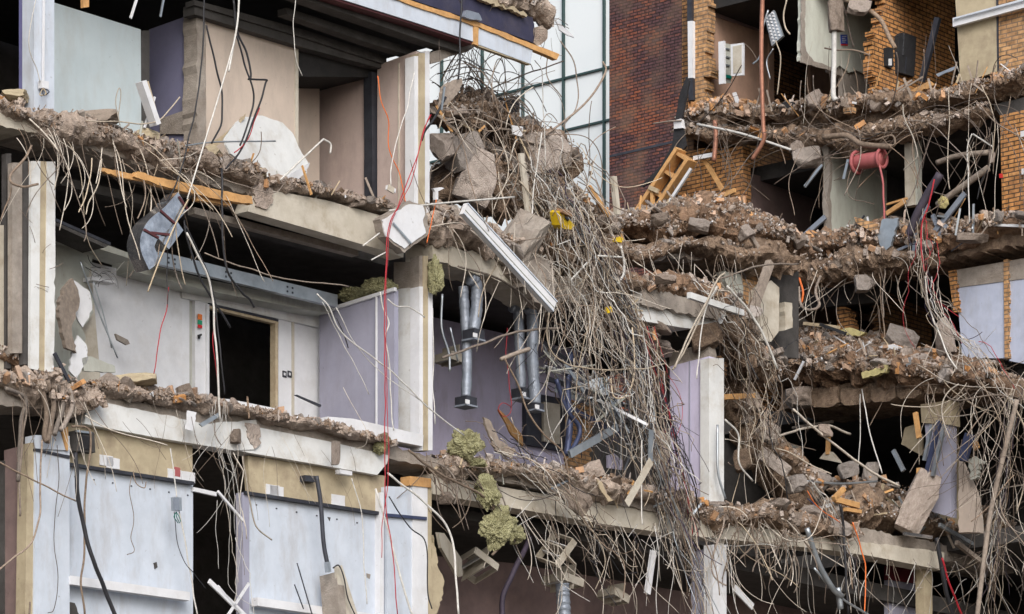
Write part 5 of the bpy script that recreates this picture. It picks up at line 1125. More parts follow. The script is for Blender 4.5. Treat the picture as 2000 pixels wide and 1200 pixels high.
solid('box_end', 0, 0, Plane(pl.o-pl.n*.12, pl.n, pl.a), [(340, 424), (358, 450), (330, 487), (306, 462), (318, 440)], .28, 'duct', 0, 0, 0, t_)
solid('upper_flange', 0, 0, Plane(pl.o-pl.n*.05, pl.n, pl.a), [(322, 395), (350, 385), (356, 402), (332, 420)], .2, 'galv', 1, 5, 2, t_)
# timbers
t_ = thing('timber_joist', L(-.3).pt(340, 400), 'orange raw timber joist splintered at the left under the upper floor edge', 'timber')
solid('joist', 0, 0, L(-.35), [(270, 335), (300, 345), (400, 365), (492, 384), (494, 399), (430, 390), (360, 375), (282, 352), (262, 345)], .12, 'wood', 1.2, 9, 2, t_)
solid('splinter', 0, 0, L(-.3), [(200, 328), (262, 340), (300, 352), (290, 357), (240, 348), (198, 335)], .06, 'wood', 1.5, 6, 4, t_)
solid('lower_batten', 0, 0, L(-.28), [(385, 382), (440, 393), (455, 396), (450, 402), (385, 392)], .1, 'wood', .8, 9, 5, t_)
solid('roof_batten', 'short orange batten end hanging at the very top left', 'batten', L(.2), [(162, -20), (174, -20), (174, 14), (163, 15)], .06, 'wood')
plank('white_strip', 'white metal strip end hanging under the roof at the top left', 'strip', L(.0), 268, -5, 255, 36, 5, .02, 'white2')
plank('white_strip', 'second thin metal strip end under the roof left of the cream wall', 'strip', L(.0), 320, -5, 313, 33, 4, .02, 'galv')
pl = L(-.25); t_ = thing('white_plank', pl.pt(305, 248), 'white painted plank standing on end above the left rubble', 'plank')
bar('board', pl.pt(275, 160), pl.pt(304, 245), .1, .15, M['white2'], t_, up=VH); bar('edge', pl.pt(285, 160)-pl.n*.02, pl.pt(310, 243), .05, .03, M['woodpale'], t_, up=VH)
plank('white_lath', 'thin white lath propping the standing plank', 'lath', L(-.1), 302, 190, 282, 250, 4, .03, 'white2')
solid('plaster_sheet', 'large pale broken plasterboard sheet leaning at the foot of the cream wall', 'board', tilt(L(.3), 540, 300, 8, -14), [(438, 272), (458, 244), (476, 228), (512, 226), (552, 240), (574, 264), (590, 300), (604, 322), (598, 326), (600, 338), (566, 356), (520, 345), (480, 322), (450, 300)], .03, 'concwhite', 1.5, 8, 7)
solid('torn_wallpaper', 'torn paper curl on the left of the pale plasterboard sheet', 'paper', L(.25), [(405, 285), (440, 260), (480, 222), (478, 232), (450, 262), (420, 290)], .01, 'woodpale', 1.5, 6, 3)
plank('dark_strut', 'dark short strut under the slanting white pipe', 'strut', L(0), 572, 342, 600, 372, 10, .06, 'felt')
solid('plaster_scrap', 'white scrap of board under the slanting white pipe', 'board', L(-.05), [(560, 345), (605, 318), (600, 330), (582, 352), (568, 358)], .02, 'white2', 1, 6)
t_ = thing('hanging_socket', L(-.3).pt(762, 378), 'small white socket dangling before the pinkish wall', 'socket')
bar('box', L(-.3).pt(756, 366), L(-.3).pt(770, 374), .07, .07, M['white2'], t_); bar('plate', L(-.36).pt(758, 366), L(-.36).pt(769, 373), .02, .10, M['concpale'], t_)
t_ = thing('wall_junction', L(-.35).pt(85, 188), 'white cable box with loose wires on the lilac white column at the top left', 'junction box')
bar('conduit', L(-.06).pt(86, -30), L(-.06).pt(84, 160), .03, .03, M['white2'], t_); bar('box', L(-.1).pt(78, 165), L(-.1).pt(92, 168), .08, .11, M['white2'], t_)
tube('wire', [L(-.1).pt(72, -10), L(-.2).pt(58, 60), L(-.2).pt(58, 100), L(-.15).pt(72, 135), L(-.12).pt(78, 160)], .008, M['cablew'], t_)
for k_ in range(4): tube('loose_end', [L(-.15).pt(84, 172), L(-.22).pt(88-6*k_+8, 180+k_*2), L(-.2).pt(80+4*k_, 188-k_)], .008, M['woodpale' if k_ % 2 else 'darkmetal'], t_)
# broken plank by the black cable
solid('broken_plank', 'dark splintered plank hanging on a black cable over the high heap', 'plank', L(-.55), [(868, 172), (880, 160), (902, 153), (903, 165), (893, 185), (878, 200), (864, 208)], .1, 'woodgrey', 1.5, 5, 4)
plank('metal_strip', 'pale metal strip hanging from the dark splintered plank', 'strip', L(-.56), 868, 170, 862, 215, 4, .02, 'galv')
solid('corrugated_sheet', 'dark corrugated sheet standing on the high heap', 'sheet', L(1.3), [(948, 205), (956, 197), (966, 195), (978, 190), (990, 192), (1002, 188), (1014, 187), (1015, 232), (980, 238), (950, 225)], .04, 'felt', .8, 5)
plank('upright_board', 'pale upright board standing in the bars below the high heap', 'board', L(-.1), 1018, 300, 1036, 448, 14, .05, 'concpale')
solid('white_scrap', 'small white scrap on the high heap', 'board', L(.2), [(1000, 245), (1022, 248), (1020, 268), (1003, 262)], .03, 'white2', 1, 6)
t_ = thing('yellow_box', L(-.4).pt(1105, 448), 'bright yellow metal box caught in the bars in the middle', 'box')
pl = tilt(L(-.4), 1105, 430, 14, 8)
solid('front', 0, 0, pl, [(1090, 415), (1095, 411), (1122, 440), (1120, 449), (1100, 447), (1094, 440)], .16, 'yellow', 0, 0, 0, t_)
solid('lid', 0, 0, Plane(pl.o-pl.n*.05, pl.n, pl.a), [(1100, 408), (1116, 412), (1118, 424), (1098, 415)], .12, 'brickp', .6, 5, 1, t_); bar('slot', pl.pt(1102, 424)-pl.n*.02, pl.pt(1108, 430)-pl.n*.02, .02, .04, M['darkmetal'], t_)
solid('yellow_clip', 'small yellow and black clip on the slope', 'clip', L(.0), [(1203, 466), (1212, 462), (1218, 467), (1214, 474), (1204, 472)], .08, 'yellow')
solid('yellow_valve', 'small yellow plastic piece among the white cables', 'fitting', L(-.3), [(1186, 600), (1195, 598), (1196, 610), (1187, 612)], .06, 'yellow')
# insulation
def wool(x, y, pl, w, h, dpt, label, seed, rot=0):
    rnd = random.Random(seed); bm = bmesh.new(); bmesh.ops.create_icosphere(bm, subdivisions=5, radius=1); s = ppm(pl, x)
    for v in bm.verts:
        c = v.co.copy(); k = 1+.35*noise.noise(c*1.6+Vector((seed, 0, 0)))+.25*(.4-vnz(c+Vector((seed, 0, 0)), 3))+.16*(.4-vnz(c+Vector((seed, 0, 0)), 8))+.16*noise.noise(Vector((c.x*12, c.y*12, c.z*4+seed)))+.09*noise.noise(Vector((c.x*26, c.y*26, c.z*9)))+.1*(.4-vnz(Vector((c.x*2, c.y*2, c.z*5+seed)), 3)); v.co = Vector((c.x*w/s/2*k, c.y*dpt/2*k, c.z*h/s/2*k))
    q = Matrix.Rotation(R(-rot), 4, 'Y'); bmesh.ops.transform(bm, matrix=q, verts=bm.verts)
    me = bpy.data.meshes.new('insulation'); bm.to_mesh(me); bm.free(); me.materials.append(M['wool'])
    o = bpy.data.objects.new('insulation', me); COL.objects.link(o); o.location = pl.pt(x, y); return tag(o, label, 'insulation')
wool(850, 540, L(-.15), 32, 72, .25, 'green roll of mineral wool hanging beside the corner column', 1)
wool(908, 868, L(-.25), 64, 60, .4, 'tuft of green mineral wool on the floor edge beside the corner column', 2)
wool(950, 960, L(-.4), 50, 66, .35, 'dusty upper clump of hanging mineral wool under the floor edge', 3, 15)
wool(972, 1030, L(-.45), 62, 80, .4, 'largest green clump of hanging mineral wool with bars through it', 4, -20)
wool(1008, 1045, L(-.4), 34, 36, .3, 'small green clump of mineral wool at the right of the hanging ones', 5)
wool(745, 868, L(-.1), 26, 42, .2, 'moss green tuft at the right end of the white beam', 6, -30)
wool(742, 560, L(.5), 60, 34, .3, 'dark mineral wool stuffed over the lilac wall', 7); wool(690, 575, L(1.2), 60, 26, .3, 'dark mineral wool strip further back over the lilac wall', 8)
wool(930, 905, L(-.3), 40, 20, .3, 'flat green crumb of mineral wool on the floor edge', 9)
# flexible ducts
def flexduct(pts, r, pl, label, boxes):
    t_ = thing('flexible_duct', pl.pt(*pts[-1]), label, 'air duct'); P = catmull([pl.pt(*q) for q in pts], 14); n = len(P)
    vs, fs, _ = tube_data(P, r, 14, lambda t: 1+.035*math.sin(t*n*1.9)+.05*noise.noise(Vector((t*9, r*50, 0)))+.04*math.sin(t*37)); mesh_obj('hose', vs, fs, M['flex'], t_, smooth=True)
    for (x, y, w, h) in boxes:
        s = ppm(pl, x); c = pl.pt(x, y); b = bar('end_box', c-ZH*(h/s/2), c+ZH*(h/s/2), w/s*.9, w/s*.9, M['darkmetal'], t_, up=pl.a); bar('box_rim', c-ZH*(h/s/2+.03), c-ZH*(h/s/2), w/s*.99, w/s*.99, M['flex'], b, up=pl.a)
        pt_ = Plane(pl.o-pl.n*(w/s*.5), pl.n, pl.a).pt(x+3, y); bar('label_plate', pt_-UH*.05, pt_+UH*.05, .015, .07, M['white2'], b)
flexduct([(905, 560), (907, 600), (911, 660), (912, 720), (910, 775)], .085, L(.25), 'longest grey flexible duct hanging before the purple wall', [(910, 785, 34, 16)])
flexduct([(918, 545), (930, 555), (931, 600), (925, 645)], .10, L(.1), 'short grey flexible duct with a square box right above the purple wall', [(925, 655, 34, 18)])
flexduct([(1000, 600), (1012, 610), (1015, 680), (1018, 760)], .09, L(.5), 'dark flexible duct hanging behind its lighter twin', [(1020, 770, 34, 18)])
flexduct([(1030, 600), (1040, 620), (1040, 700), (1046, 790)], .10, L(.3), 'light flexible duct with an open cuff in the middle bay', [(1046, 795, 26, 12)])
flexduct([(1098, 1140), (1100, 1170), (1102, 1215)], .12, L(.6), 'ribbed flexible hose at the bottom of the dark bay', [])
# ceiling light boxes
def lightbox(x, y, w, h, yaw, pitch, pl, label, roll=0):
    t_ = thing('ceiling_light', pl.pt(x, y+h/2), label, 'ceiling light'); s = ppm(pl, x); c = pl.pt(x, y); q = Euler((R(pitch), R(roll), R(yaw)), 'XYZ').to_matrix()
    X, Y, Z = q@Vector((1, 0, 0)), q@Vector((0, 1, 0)), q@Vector((0, 0, 1)); w_, h_ = w/s/2, h/s/2
    multi('tray', [bar_data(c-X*w_, c+X*w_, 2*h_, .02, up=Y)], M['concpale'], t_)
    multi('frame', [bar_data(c-X*w_+Z*(.06)+Y*k*h_, c+X*w_+Z*.06+Y*k*h_, .02, .14, up=Z) for k in (-1, 1)]+[bar_data(c+X*w_*k+Z*.061-Y*(h_-.012), c+X*w_*k+Z*.061+Y*(h_-.012), .018, .139, up=Z) for k in (-1, 1)], M['concpale'], t_)
    for k in (-.4, 0, .4): bar('louvre', c+Y*h_*k-X*w_*.93+Z*.06, c+Y*h_*k+X*w_*.93+Z*.06, .015, .09, M['white2'], t_, up=Z)
lightbox(1090, 1078, 62, 60, -50, 60, L(.3), 'cream ceiling light tray tilted open under the floor edge', 20)
lightbox(930, 1100, 70, 60, -49, 150, L(1.2), 'dim ceiling light tray hanging left of the mineral wool', -15)
lightbox(1100, 1130, 66, 50, -49, 170, L(1.2), 'flat ceiling light panel above the ribbed hose')
lightbox(1010+190, 1160, 50, 40, -49, 160, L(1.4), 'dark ceiling light panel near the bottom of the cable fringe')
lightbox(880, 725-30, 50, 36, -49, 175, L(1.3), 'ceiling light panel in the shade above the purple wall')
solid('white_board', 'white board hanging edge on right of the bottom column', 'board', tilt(L(.3), 880, 1080, 30), [(856, 1040), (868, 1042), (902, 1092), (904, 1125), (895, 1128), (862, 1070)], .05, 'concpale')
plank('metal_bracket', 'perforated white metal bracket hanging in the bottom bay', 'bracket', L(.2), 1276, 1076, 1264, 1160, 14, .05, 'white2', prof=UCH)
plank('white_strip', 'white strip slanting in the dark bay at the bottom', 'strip', L(.4), 1434, 1148, 1470, 1186, 14, .03, 'white2')
plank('mesh_tape', 'grey perforated tape twisting down over the floor edge', 'tape', L(-.45), 1272, 840, 1270, 900, 14, .01, 'galv'); plank('mesh_tape', 'lower folded end of the grey perforated tape', 'tape', L(-.46), 1272, 900, 1224, 985, 16, .01, 'concpale')
plank('metal_strut', 'white metal strut leaning in the middle bay', 'strut', L(.1), 1112, 888, 1205, 835, 15, .05, 'galv', prof=UCH)
plank('metal_strut', 'second metal strut crossing behind the first in the middle bay', 'strut', L(.4), 1085, 760, 1230, 815, 11, .04, 'galv', prof=ANG); plank('metal_strut', 'upper metal strut in the middle bay', 'strut', L(.5), 1070, 740, 1215, 790, 9, .04, 'darkmetal')
plank('metal_strut', 'bright narrow strut at the back of the middle bay', 'strut', L(.6), 1120, 745, 1240, 800, 7, .04, 'white2'); plank('metal_strut', 'dark strut low in the middle bay', 'strut', L(.5), 1120, 800, 1230, 860, 9, .04, 'bluemetal')
solid('lilac_scrap', 'lilac board scrap lying at the back of the middle bay', 'board', L(.8), [(1186, 890), (1200, 886), (1216, 900), (1215, 918), (1187, 914)], .03, 'purple', .6, 8)
solid('hardboard', 'brown hardboard leaning before the purple wall', 'board', tilt(L(1.0), 990, 830, 20), [(974, 800), (984, 808), (1020, 850), (1022, 872), (1000, 850)], .03, 'wood', .8, 8)
solid('torn_board', 'torn grey brown board curling before the purple wall', 'board', L(.4), [(945, 815), (958, 822), (975, 860), (1008, 880), (1000, 895), (968, 880), (952, 840)], .04, 'woodgrey', 2, 6)
solid('leaning_board', 'brown panel standing between the curtain and the lilac column', 'board', L(.7), [(1276, 840), (1308, 836), (1306, 925), (1274, 915)], .04, 'woodgrey', .6, 9)
# bottom left things
t_ = thing('junction_box', L(-.3).pt(344, 1000), 'small grey junction box hanging in front of the left white panel', 'junction box'); bar('box', L(-.3).pt(344, 972), L(-.3).pt(345, 998), .10, .13, M['galv'], t_, up=UH); bar('lid', L(-.37).pt(344, 973), L(-.37).pt(345, 997), .02, .11, M['flex'], t_, up=UH)
for k_ in range(3): tube('wire_end', [L(-.3).pt(344, 1000), L(-.33).pt(340+5*k_, 1010), L(-.3).pt(348+3*k_, 1022)], .007, M['tealp'], t_)
t_ = thing('heater_box', L(-.35).pt(660, 1200), 'dented heater box with cream front hanging from a dark rod at the bottom', 'heater')
tube('hanger_rod', [L(-.3).pt(618, 930), L(-.32).pt(626, 980), L(-.32).pt(632, 1060), L(-.34).pt(640, 1105)], .035, M['darkmetal'], t_, sides=8); bar('hanger_coupling', L(-.34).pt(639, 1098), L(-.34).pt(641, 1118), .07, .07, M['galv'], t_)
solid('case_side', 0, 0, UP(657, -.4), [(624, 1126), (657, 1117), (666, 1240), (634, 1240)], .16, 'conc', 0, 0, 0, t_); solid('case_front', 0, 0, L(-.42), [(657, 1108), (668, 1104), (700, 1205), (706, 1240), (668, 1240)], .05, 'concpale', 0, 0, 0, t_)
tube('supply_cable', [L(-.45).pt(650, 1110), L(-.5).pt(662, 1105), L(-.5).pt(672, 1130), L(-.5).pt(680, 1170), L(-.5).pt(700, 1215)], .012, M['cablek'], t_)
t_ = thing('lamp_housing', L(.02).pt(155, 885), 'open grey lamp housing under the left beam', 'lamp'); bar('shell', L(-.05).pt(142, 862), L(-.05).pt(178, 866), .16, .30, M['concdark'], t_); bar('rim', L(-.15).pt(148, 842), L(-.15).pt(178, 846), .03, .03, M['galv'], t_); bar('hole', L(-.14).pt(158, 864), L(-.14).pt(175, 866), .02, .2, M['felt'], t_)
plank('white_batten', 'white batten across the dark doorway at the bottom left', 'batten', L(.1), 376, 956, 421, 966, 8, .05, 'white2')
for i_, (x0, y0, x1, y1, w_, l_) in enumerate(((408, 1135, 480, 1205, 10, 'white strip crossing in the bottom of the dark doorway'), (425, 1145, 470, 1200, 5, 'narrow white strip beside the crossing one in the dark doorway'), (486, 1140, 440, 1210, 5, 'white strip leaning left at the bottom of the dark doorway'), (425, 960, 475, 1018, 5, 'white strip slanting high in the dark doorway'))): plank('white_strip', l_, 'strip', L(-.2), x0, y0, x1, y1, w_, .03, 'white2')
solid('old_pipe_bracket', 'grey pipe bracket on the right cream header', 'bracket', L(0), [(596, 928), (618, 930), (618, 942), (596, 940)], .12, 'darkmetal'); solid('alarm_box', 'small white box under the white beam over the right panel', 'box', L(-.1), [(664, 917), (688, 921), (688, 929), (664, 925)], .1, 'white2')
solid('torn_plaster', 'tan splinter of torn board beside the bottom column', 'board', L(.0), [(846, 1045), (856, 1110), (868, 1135), (866, 1160), (852, 1200), (840, 1200), (842, 1120)], .1, 'creambd', 2, 6)
solid('paper_scrap', 'translucent plastic scrap over the white beam', 'plastic', L(-.25), [(366, 802), (384, 806), (376, 842), (362, 838)], .01, 'white2', 1.5, 6)
solid('blue_strip', 'blue grey metal strip bent over the white beam at the doorway', 'strip', L(-.3), [(390, 828), (428, 806), (432, 812), (396, 834)], .03, 'galv'); solid('dark_rail', 'dark perforated rail sticking up before the lilac wall', 'rail', L(.3), [(577, 772), (580, 771), (628, 791), (627, 795)], .04, 'darkmetal')
# lower left room
solid('door_sign', 'small orange green and red sticker on the white door panel', 'sign', L(1.85), [(387, 613), (395, 615), (395, 640), (387, 638)], .01, 'white2')
sg = bpy.data.objects[-1] if False else None
t_ = thing('fire_notice', L(1.84).pt(391, 639), 'small orange green and red fire notice on the white door post', 'sign')
for (y0, y1, m_) in ((613, 624, 'sign_o'), (625, 633, 'sign_g'), (634, 640, 'sign_r')): solid('stripe', 0, 0, L(1.835), [(387, y0), (395, y0+2), (395, y1+2), (387, y1)], .01, m_, 0, 0, 0, t_)
for q in [o for o in bpy.data.objects if o.name == 'door_sign']: bpy.data.objects.remove(q)
solid('door_handle', 'small black lever on the white door post', 'handle', L(1.82), [(388, 654), (394, 652), (395, 655), (392, 657), (391, 662), (389, 661)], .03, 'felt')
solid('broken_board', 'large broken grey board with a jagged edge behind the left column', 'board', tilt(L(.7), 140, 600, 15), [(128, 560), (142, 544), (150, 560), (156, 590), (140, 640), (150, 690), (130, 680), (116, 620), (116, 590)], .06, 'woodgrey', 2, 7)
solid('broken_board', 'white board piece hanging beside the jagged grey board', 'board', L(.9), [(145, 548), (175, 570), (180, 605), (162, 640), (140, 600)], .03, 'white2', 1.5, 7); solid('broken_board', 'white board piece standing low behind the left column', 'board', L(.8), [(140, 690), (152, 655), (168, 672), (172, 700), (150, 740), (136, 725)], .03, 'white2', 1.5, 7)
solid('cable_shelf', 'small white shelf with a nest of wires over the pale wall', 'shelf', L(1.4), [(180, 540), (226, 548), (226, 554), (180, 547)], .2, 'white2'); tangle('cable', 'nested on the small shelf over the pale wall', LL, [(185, 530, 1.3), (215, 535, 1.3)], 14, (.2, .5), (.004, .007), [(1, 0, 0), (-1, 0, 0)], .5, 6, ['cablek', 'cablew', 'cablev'], 60, jit=.05, limit=9999)
solid('wall_bracket', 'bent white bracket hanging on the white wall', 'bracket', L(1.6), [(226, 652), (250, 664), (254, 672), (248, 674), (230, 664)], .04, 'conc'); solid('grille', 'broken white grille standing at the foot of the pale wall', 'grille', L(.8), [(160, 700), (176, 696), (224, 715), (226, 728), (165, 725)], .05, 'plaster', .8, 7)
plank('dark_strip', 'dark metal strip leaning right of the left double column', 'strip', L(-.1), 106, 690, 134, 745, 8, .03, 'darkmetal'); plank('dark_bar', 'dark thin bar under the ceiling left of the bent duct', 'bar', L(.6), 108, 430, 215, 477, 6, .03, 'darkmetal')
tangle('steel_bar', 'poking from the left double column', LL, [(80, 440, -.05), (86, 600, -.05)], 7, (.1, .3), (.005, .008), [(1, .3, .3), (-1, .2, .3)], 1, 3, ['rebar'], 61, limit=9999)
# roof corner things
solid('roof_flap', 'blue grey roofing flap sticking out at the roof corner', 'flap', L(-.15), [(1025, -5), (1068, 0), (1080, 18), (1075, 30), (1030, 26)], .06, 'flex', 1.5, 6); solid('plastic_rag', 'pale plastic rag hanging right of the roof corner', 'rag', L(-.1), [(1085, 38), (1095, 48), (1118, 68), (1122, 74), (1110, 70), (1092, 58)], .02, 'white2', 1, 5)
solid('mortar_lump', 'pinkish mortar lump hanging at the roof corner', 'mortar lump', L(-.2), [(1042, 55), (1060, 50), (1070, 62), (1066, 80), (1050, 90), (1040, 80)], .15, 'dust', 2, 5); solid('roof_clamp', 'blue grey metal clamp on the white fascia', 'clamp', L(-.45), [(912, 20), (935, 26), (942, 40), (920, 38), (906, 32)], .08, 'flex', 1.2, 5)
solid('yellow_foam_strip', 'torn yellow foam strip along the navy roof panel', 'foam', L(-.3), [(915, -20), (940, 0), (975, 12), (1005, 24), (1028, 34), (1030, 30), (1000, 12), (960, -6), (930, -30)], .08, 'creambd', 3, 5, 4)
tangle('steel_bar', 'dangling at the roof corner', LL, [(1030, 70, -.1), (1075, 30, -.1), (1050, 115, -.1)], 10, (.2, .7), (.005, .009), [(.5, -1, 0), (0, -1, 0), (.6, .3, 0)], .8, 3, ['rebardk'], 62, limit=9999)
# timber roof frame with felt
pl = W(-.5); t_ = thing('timber_dormer', pl.pt(1300, 430), 'fallen timber box frame with black felt leaning before the brick gable', 'timber frame')
def pb(nm, x0, y0, x1, y1, wpx, tt, m, d=0): 
    q = W(-.5+d); a, b = q.pt(x0, y0), q.pt(x1, y1); return bar(nm, a, b, tt, wpx/ppm(q, x0), M[m], t_, up=q.n.cross((b-a).normalized()))
pb('rafter', 1330, 292, 1244, 424, 8, .3, 'wood'); pb('rafter', 1351, 313, 1278, 424, 8, .3, 'wood', .05)
for (x0, y0, x1, y1) in ((1326, 300, 1350, 316), (1300, 333, 1322, 348), (1274, 372, 1298, 386), (1252, 408, 1280, 420)): pb('crosspiece', x0, y0, x1, y1, 6, .26, 'wood', .04)
solid('back_board', 0, 0, W(-.3), [(1332, 298), (1350, 314), (1282, 418), (1250, 414)], .03, 'woodgrey', 0, 0, 0, t_)
pb('post', 1274, 374, 1276, 424, 7, .06, 'wood', -.1); solid('felt', 0, 0, W(-.45), [(1340, 150), (1346, 158), (1330, 235), (1340, 285), (1318, 310), (1290, 345), (1254, 366), (1250, 364), (1290, 325), (1312, 285), (1318, 240), (1326, 190)], .05, 'felt', .8, 8, 3, t_)
pb('white_trim', 1350, 330, 1296, 412, 6, .05, 'white2', -.1); pb('nailed_block', 1268, 366, 1286, 374, 8, .05, 'woodpale', -.15)
plank('timber_brace', 'orange timber brace leaning on the brick gable', 'timber', W(-.2), 1376, 312, 1412, 372, 8, .06, 'wood'); plank('timber_brace', 'splintered timber lying across the foot of the brick gable', 'timber', W(-.6), 1370, 402, 1436, 372, 9, .06, 'wood')
plank('timber_brace', 'pale splintered lath left of the timber frame', 'timber', L(.5), 1150, 365, 1188, 422, 9, .06, 'wood'); plank('white_post', 'white post stump left of the timber frame', 'post', L(.9), 1198, 345, 1206, 420, 11, .08, 'concpale')
plank('white_conduit', 'short white conduit above the brick gable', 'conduit', W(-.3), 1356, 310, 1394, 303, 8, .08, 'white2'); solid('white_fitting', 'white fitting at the left tip of the top wing floor', 'fitting', W(-.5), [(1315, 236), (1330, 232), (1333, 250), (1316, 252)], .1, 'white2', .8, 6)
# electrical cabinet
pl = VP(1403, -.1); t_ = thing('electrical_cabinet', W(-.1).pt(1425, 165), 'open white electrical cabinet on the tan panelled wall', 'cabinet')
solid('case', 0, 0, W(-.25), [(1403, 82), (1414, 80), (1415, 163), (1404, 165)], .05, 'white2', 0, 0, 0, t_); solid('back_plate', 0, 0, VP(1405, -.15), [(1413, 84), (1427, 87), (1428, 163), (1414, 162)], .03, 'plaster', 0, 0, 0, t_)
solid('door', 0, 0, W(-.3), [(1427, 87), (1452, 84), (1452, 147), (1428, 149)], .04, 'white2', 0, 0, 0, t_); solid('door_inset', 0, 0, W(-.31), [(1431, 91), (1448, 88), (1448, 142), (1432, 144)], .01, 'concpale', 0, 0, 0, t_)
for k_ in range(3): bar('breaker_row', VP(1405, -.17).pt(1417, 95+k_*16), VP(1405, -.17).pt(1425, 97+k_*16), .03, .03, M['galv'], t_)
solid('green_part', 0, 0, VP(1405, -.2), [(1414, 145), (1429, 148), (1429, 154), (1415, 152)], .08, 'tealp', 0, 0, 0, t_)
# ceiling light with chrome louvres
pl = tilt(W(-.6), 1512, 55, 8); t_ = thing('louvre_light', pl.pt(1512, 90), 'chrome louvred ceiling light dangling in the tan room', 'ceiling light')
solid('frame', 0, 0, pl, [(1494, 36), (1511, 20), (1529, 70), (1507, 90)], .07, 'galv', 0, 0, 0, t_)
for r_ in range(8):
    for c_ in range(3):
        u_ = (c_+.5)/3; v_ = (r_+.5)/8; x = 1494+u_*17+v_*15; y = 36-u_*16+v_*50; p = Plane(pl.o-pl.n*.015, pl.n, pl.a).pt(x, y); bar('cell', p-UH*.025, p+UH*.025, .02, .035, M['white2'], t_)
# notices and boxes
t_ = thing('blue_notice', VP(1567, -.03).pt(1649, 90), 'small blue notice with a red foot on the plaster wall', 'sign'); solid('panel', 0, 0, VP(1567, -.02), [(1642, 68), (1655, 68), (1656, 86), (1643, 86)], .01, 'sign_b', 0, 0, 0, t_); solid('red_band', 0, 0, VP(1567, -.02), [(1643, 86), (1656, 86), (1656, 90), (1643, 89)], .01, 'sign_r', 0, 0, 0, t_)
for k_ in range(4): solid('text_line', 0, 0, VP(1567, -.028), [(1645, 71+k_*3.6), (1653-(k_ % 2)*2, 71+k_*3.6), (1653-(k_ % 2)*2, 72.2+k_*3.6), (1645, 72.2+k_*3.6)], .005, 'white2', 0, 0, 0, t_)
t_ = thing('wall_phone', VP(1712, -.1).pt(1737, 134), 'black door phone with a pale label on the orange brick wall', 'phone'); solid('body', 0, 0, VP(1712, -.1), [(1731, 93), (1744, 94), (1745, 130), (1740, 134), (1732, 128)], .08, 'felt', 0, 0, 0, t_); solid('label_card', 0, 0, VP(1712, -.115), [(1736, 115), (1742, 115), (1742, 128), (1736, 128)], .01, 'white2', 0, 0, 0, t_)
t_ = thing('dark_cabinet', VP(1712, -.05).pt(1772, 150), 'tall black cabinet with a chrome strip on the orange brick wall', 'cabinet'); solid('body', 0, 0, VP(1712, -.15), [(1755, 70), (1762, 64), (1790, 72), (1786, 150), (1757, 142)], .15, 'felt', 0, 0, 0, t_); plb = VP(1712, -.17); bar('chrome_strip', plb.pt(1766, 66), plb.pt(1764, 108), .02, .02, M['duct'], t_); bar('chrome_strip', plb.pt(1770, 112), plb.pt(1768, 145), .02, .02, M['darkmetal'], t_)
plank('dark_channel', 'dark steel channel leaning in the unlit corner of the top wing storey', 'channel', W(.8), 1832, 35, 1800, 160, 12, .08, 'darkmetal')
solid('torn_flashing', 'torn grey flashing on the top wing floor', 'flashing', W(-.1), [(1828, 145), (1850, 136), (1868, 128), (1870, 133), (1848, 142), (1832, 150)], .03, 'galv', 1, 6); solid('floor_board', 'brown board lying on bricks by the tan room', 'board', W(-.2), [(1478, 222), (1535, 198), (1552, 200), (1545, 212), (1500, 222)], .05, 'felt', .8, 8); solid('white_card', 'white card standing in the brick pile', 'card', W(-.1), [(1430, 182), (1437, 180), (1447, 206), (1438, 206)], .02, 'white2')
solid('timber_offcut', 'orange timber offcuts on the top floor by the toothed brick wall', 'timber', W(-.1), [(1750, 190), (1790, 170), (1815, 158), (1826, 165), (1800, 178), (1760, 198)], .06, 'wood', 2, 6, 3)
t_ = thing('clay_block', W(-.5).pt(1657, 222), 'hollow clay block showing two rows of holes on the top wing floor', 'brick'); solid('body', 0, 0, W(-.5), [(1647, 211), (1665, 208), (1665, 220), (1648, 222)], .12, 'brickd', 0, 0, 0, t_)
for k_ in range(10): solid('hole', 0, 0, W(-.505), [(1649.5+(k_ % 5)*3, 212.5+(k_//5)*4), (1651+(k_ % 5)*3, 212.3+(k_//5)*4), (1651+(k_ % 5)*3, 214.6+(k_//5)*4), (1649.5+(k_ % 5)*3, 214.8+(k_//5)*4)], .01, 'unlitblk', 0, 0, 0, t_)
# loose splinters, laths and metal strips
def sticks(where, plf, path, n, ln, w, mats, seed, word='splinter', nm='splinter', dirs=None):
    rnd = random.Random(seed); P = path_pts(plf, path); pn = plf(0).n; a = plf(0).a
    for i in range(n):
        p = along(P, rnd.random())+Vector((rnd.gauss(0, .12), rnd.gauss(0, .12), rnd.gauss(0, .12))); an = rnd.gauss(*dirs) if dirs else rnd.uniform(0, 3.14)
        d = (a*math.cos(an)+ZH*math.sin(an)+pn*rnd.gauss(0, .35)).normalized()*rnd.uniform(*ln)
        tag(bar(nm, p-d*.5, p+d*.5, rnd.uniform(.008, .02), rnd.uniform(*w), M[rnd.choice(mats)], roll=rnd.uniform(-1, 1), prof=rnd.choice([None, ANG, None])), '%s %s' % (word, where), word.split()[-1], '%s %s' % (word, where))
MT = ['galv', 'white2', 'galv', 'plaster', 'darkmetal']; WD = ['woodgrey', 'woodpale', 'wood', 'woodgrey']
sticks('in the dark middle bay', LL, [(1060, 700, .3), (1140, 760, .3), (1230, 820, .2), (1270, 880, .2)], 46, (.3, 1.3), (.02, .07), MT, 1, 'bent metal strip', 'metal_strip', (-.35, .5))
sticks('scattered on the brown heap', LL, [(1170, 430, 1.5), (1300, 420, 1.4), (1450, 440, 1.2)], 30, (.15, .6), (.015, .05), WD+['white2'], 2, 'wood splinter')
sticks('in the central curtain', LL, [(1080, 400, .1), (1170, 560, .1), (1230, 640, .1)], 26, (.2, .8), (.02, .06), MT+WD, 3, 'thin lath', 'lath')
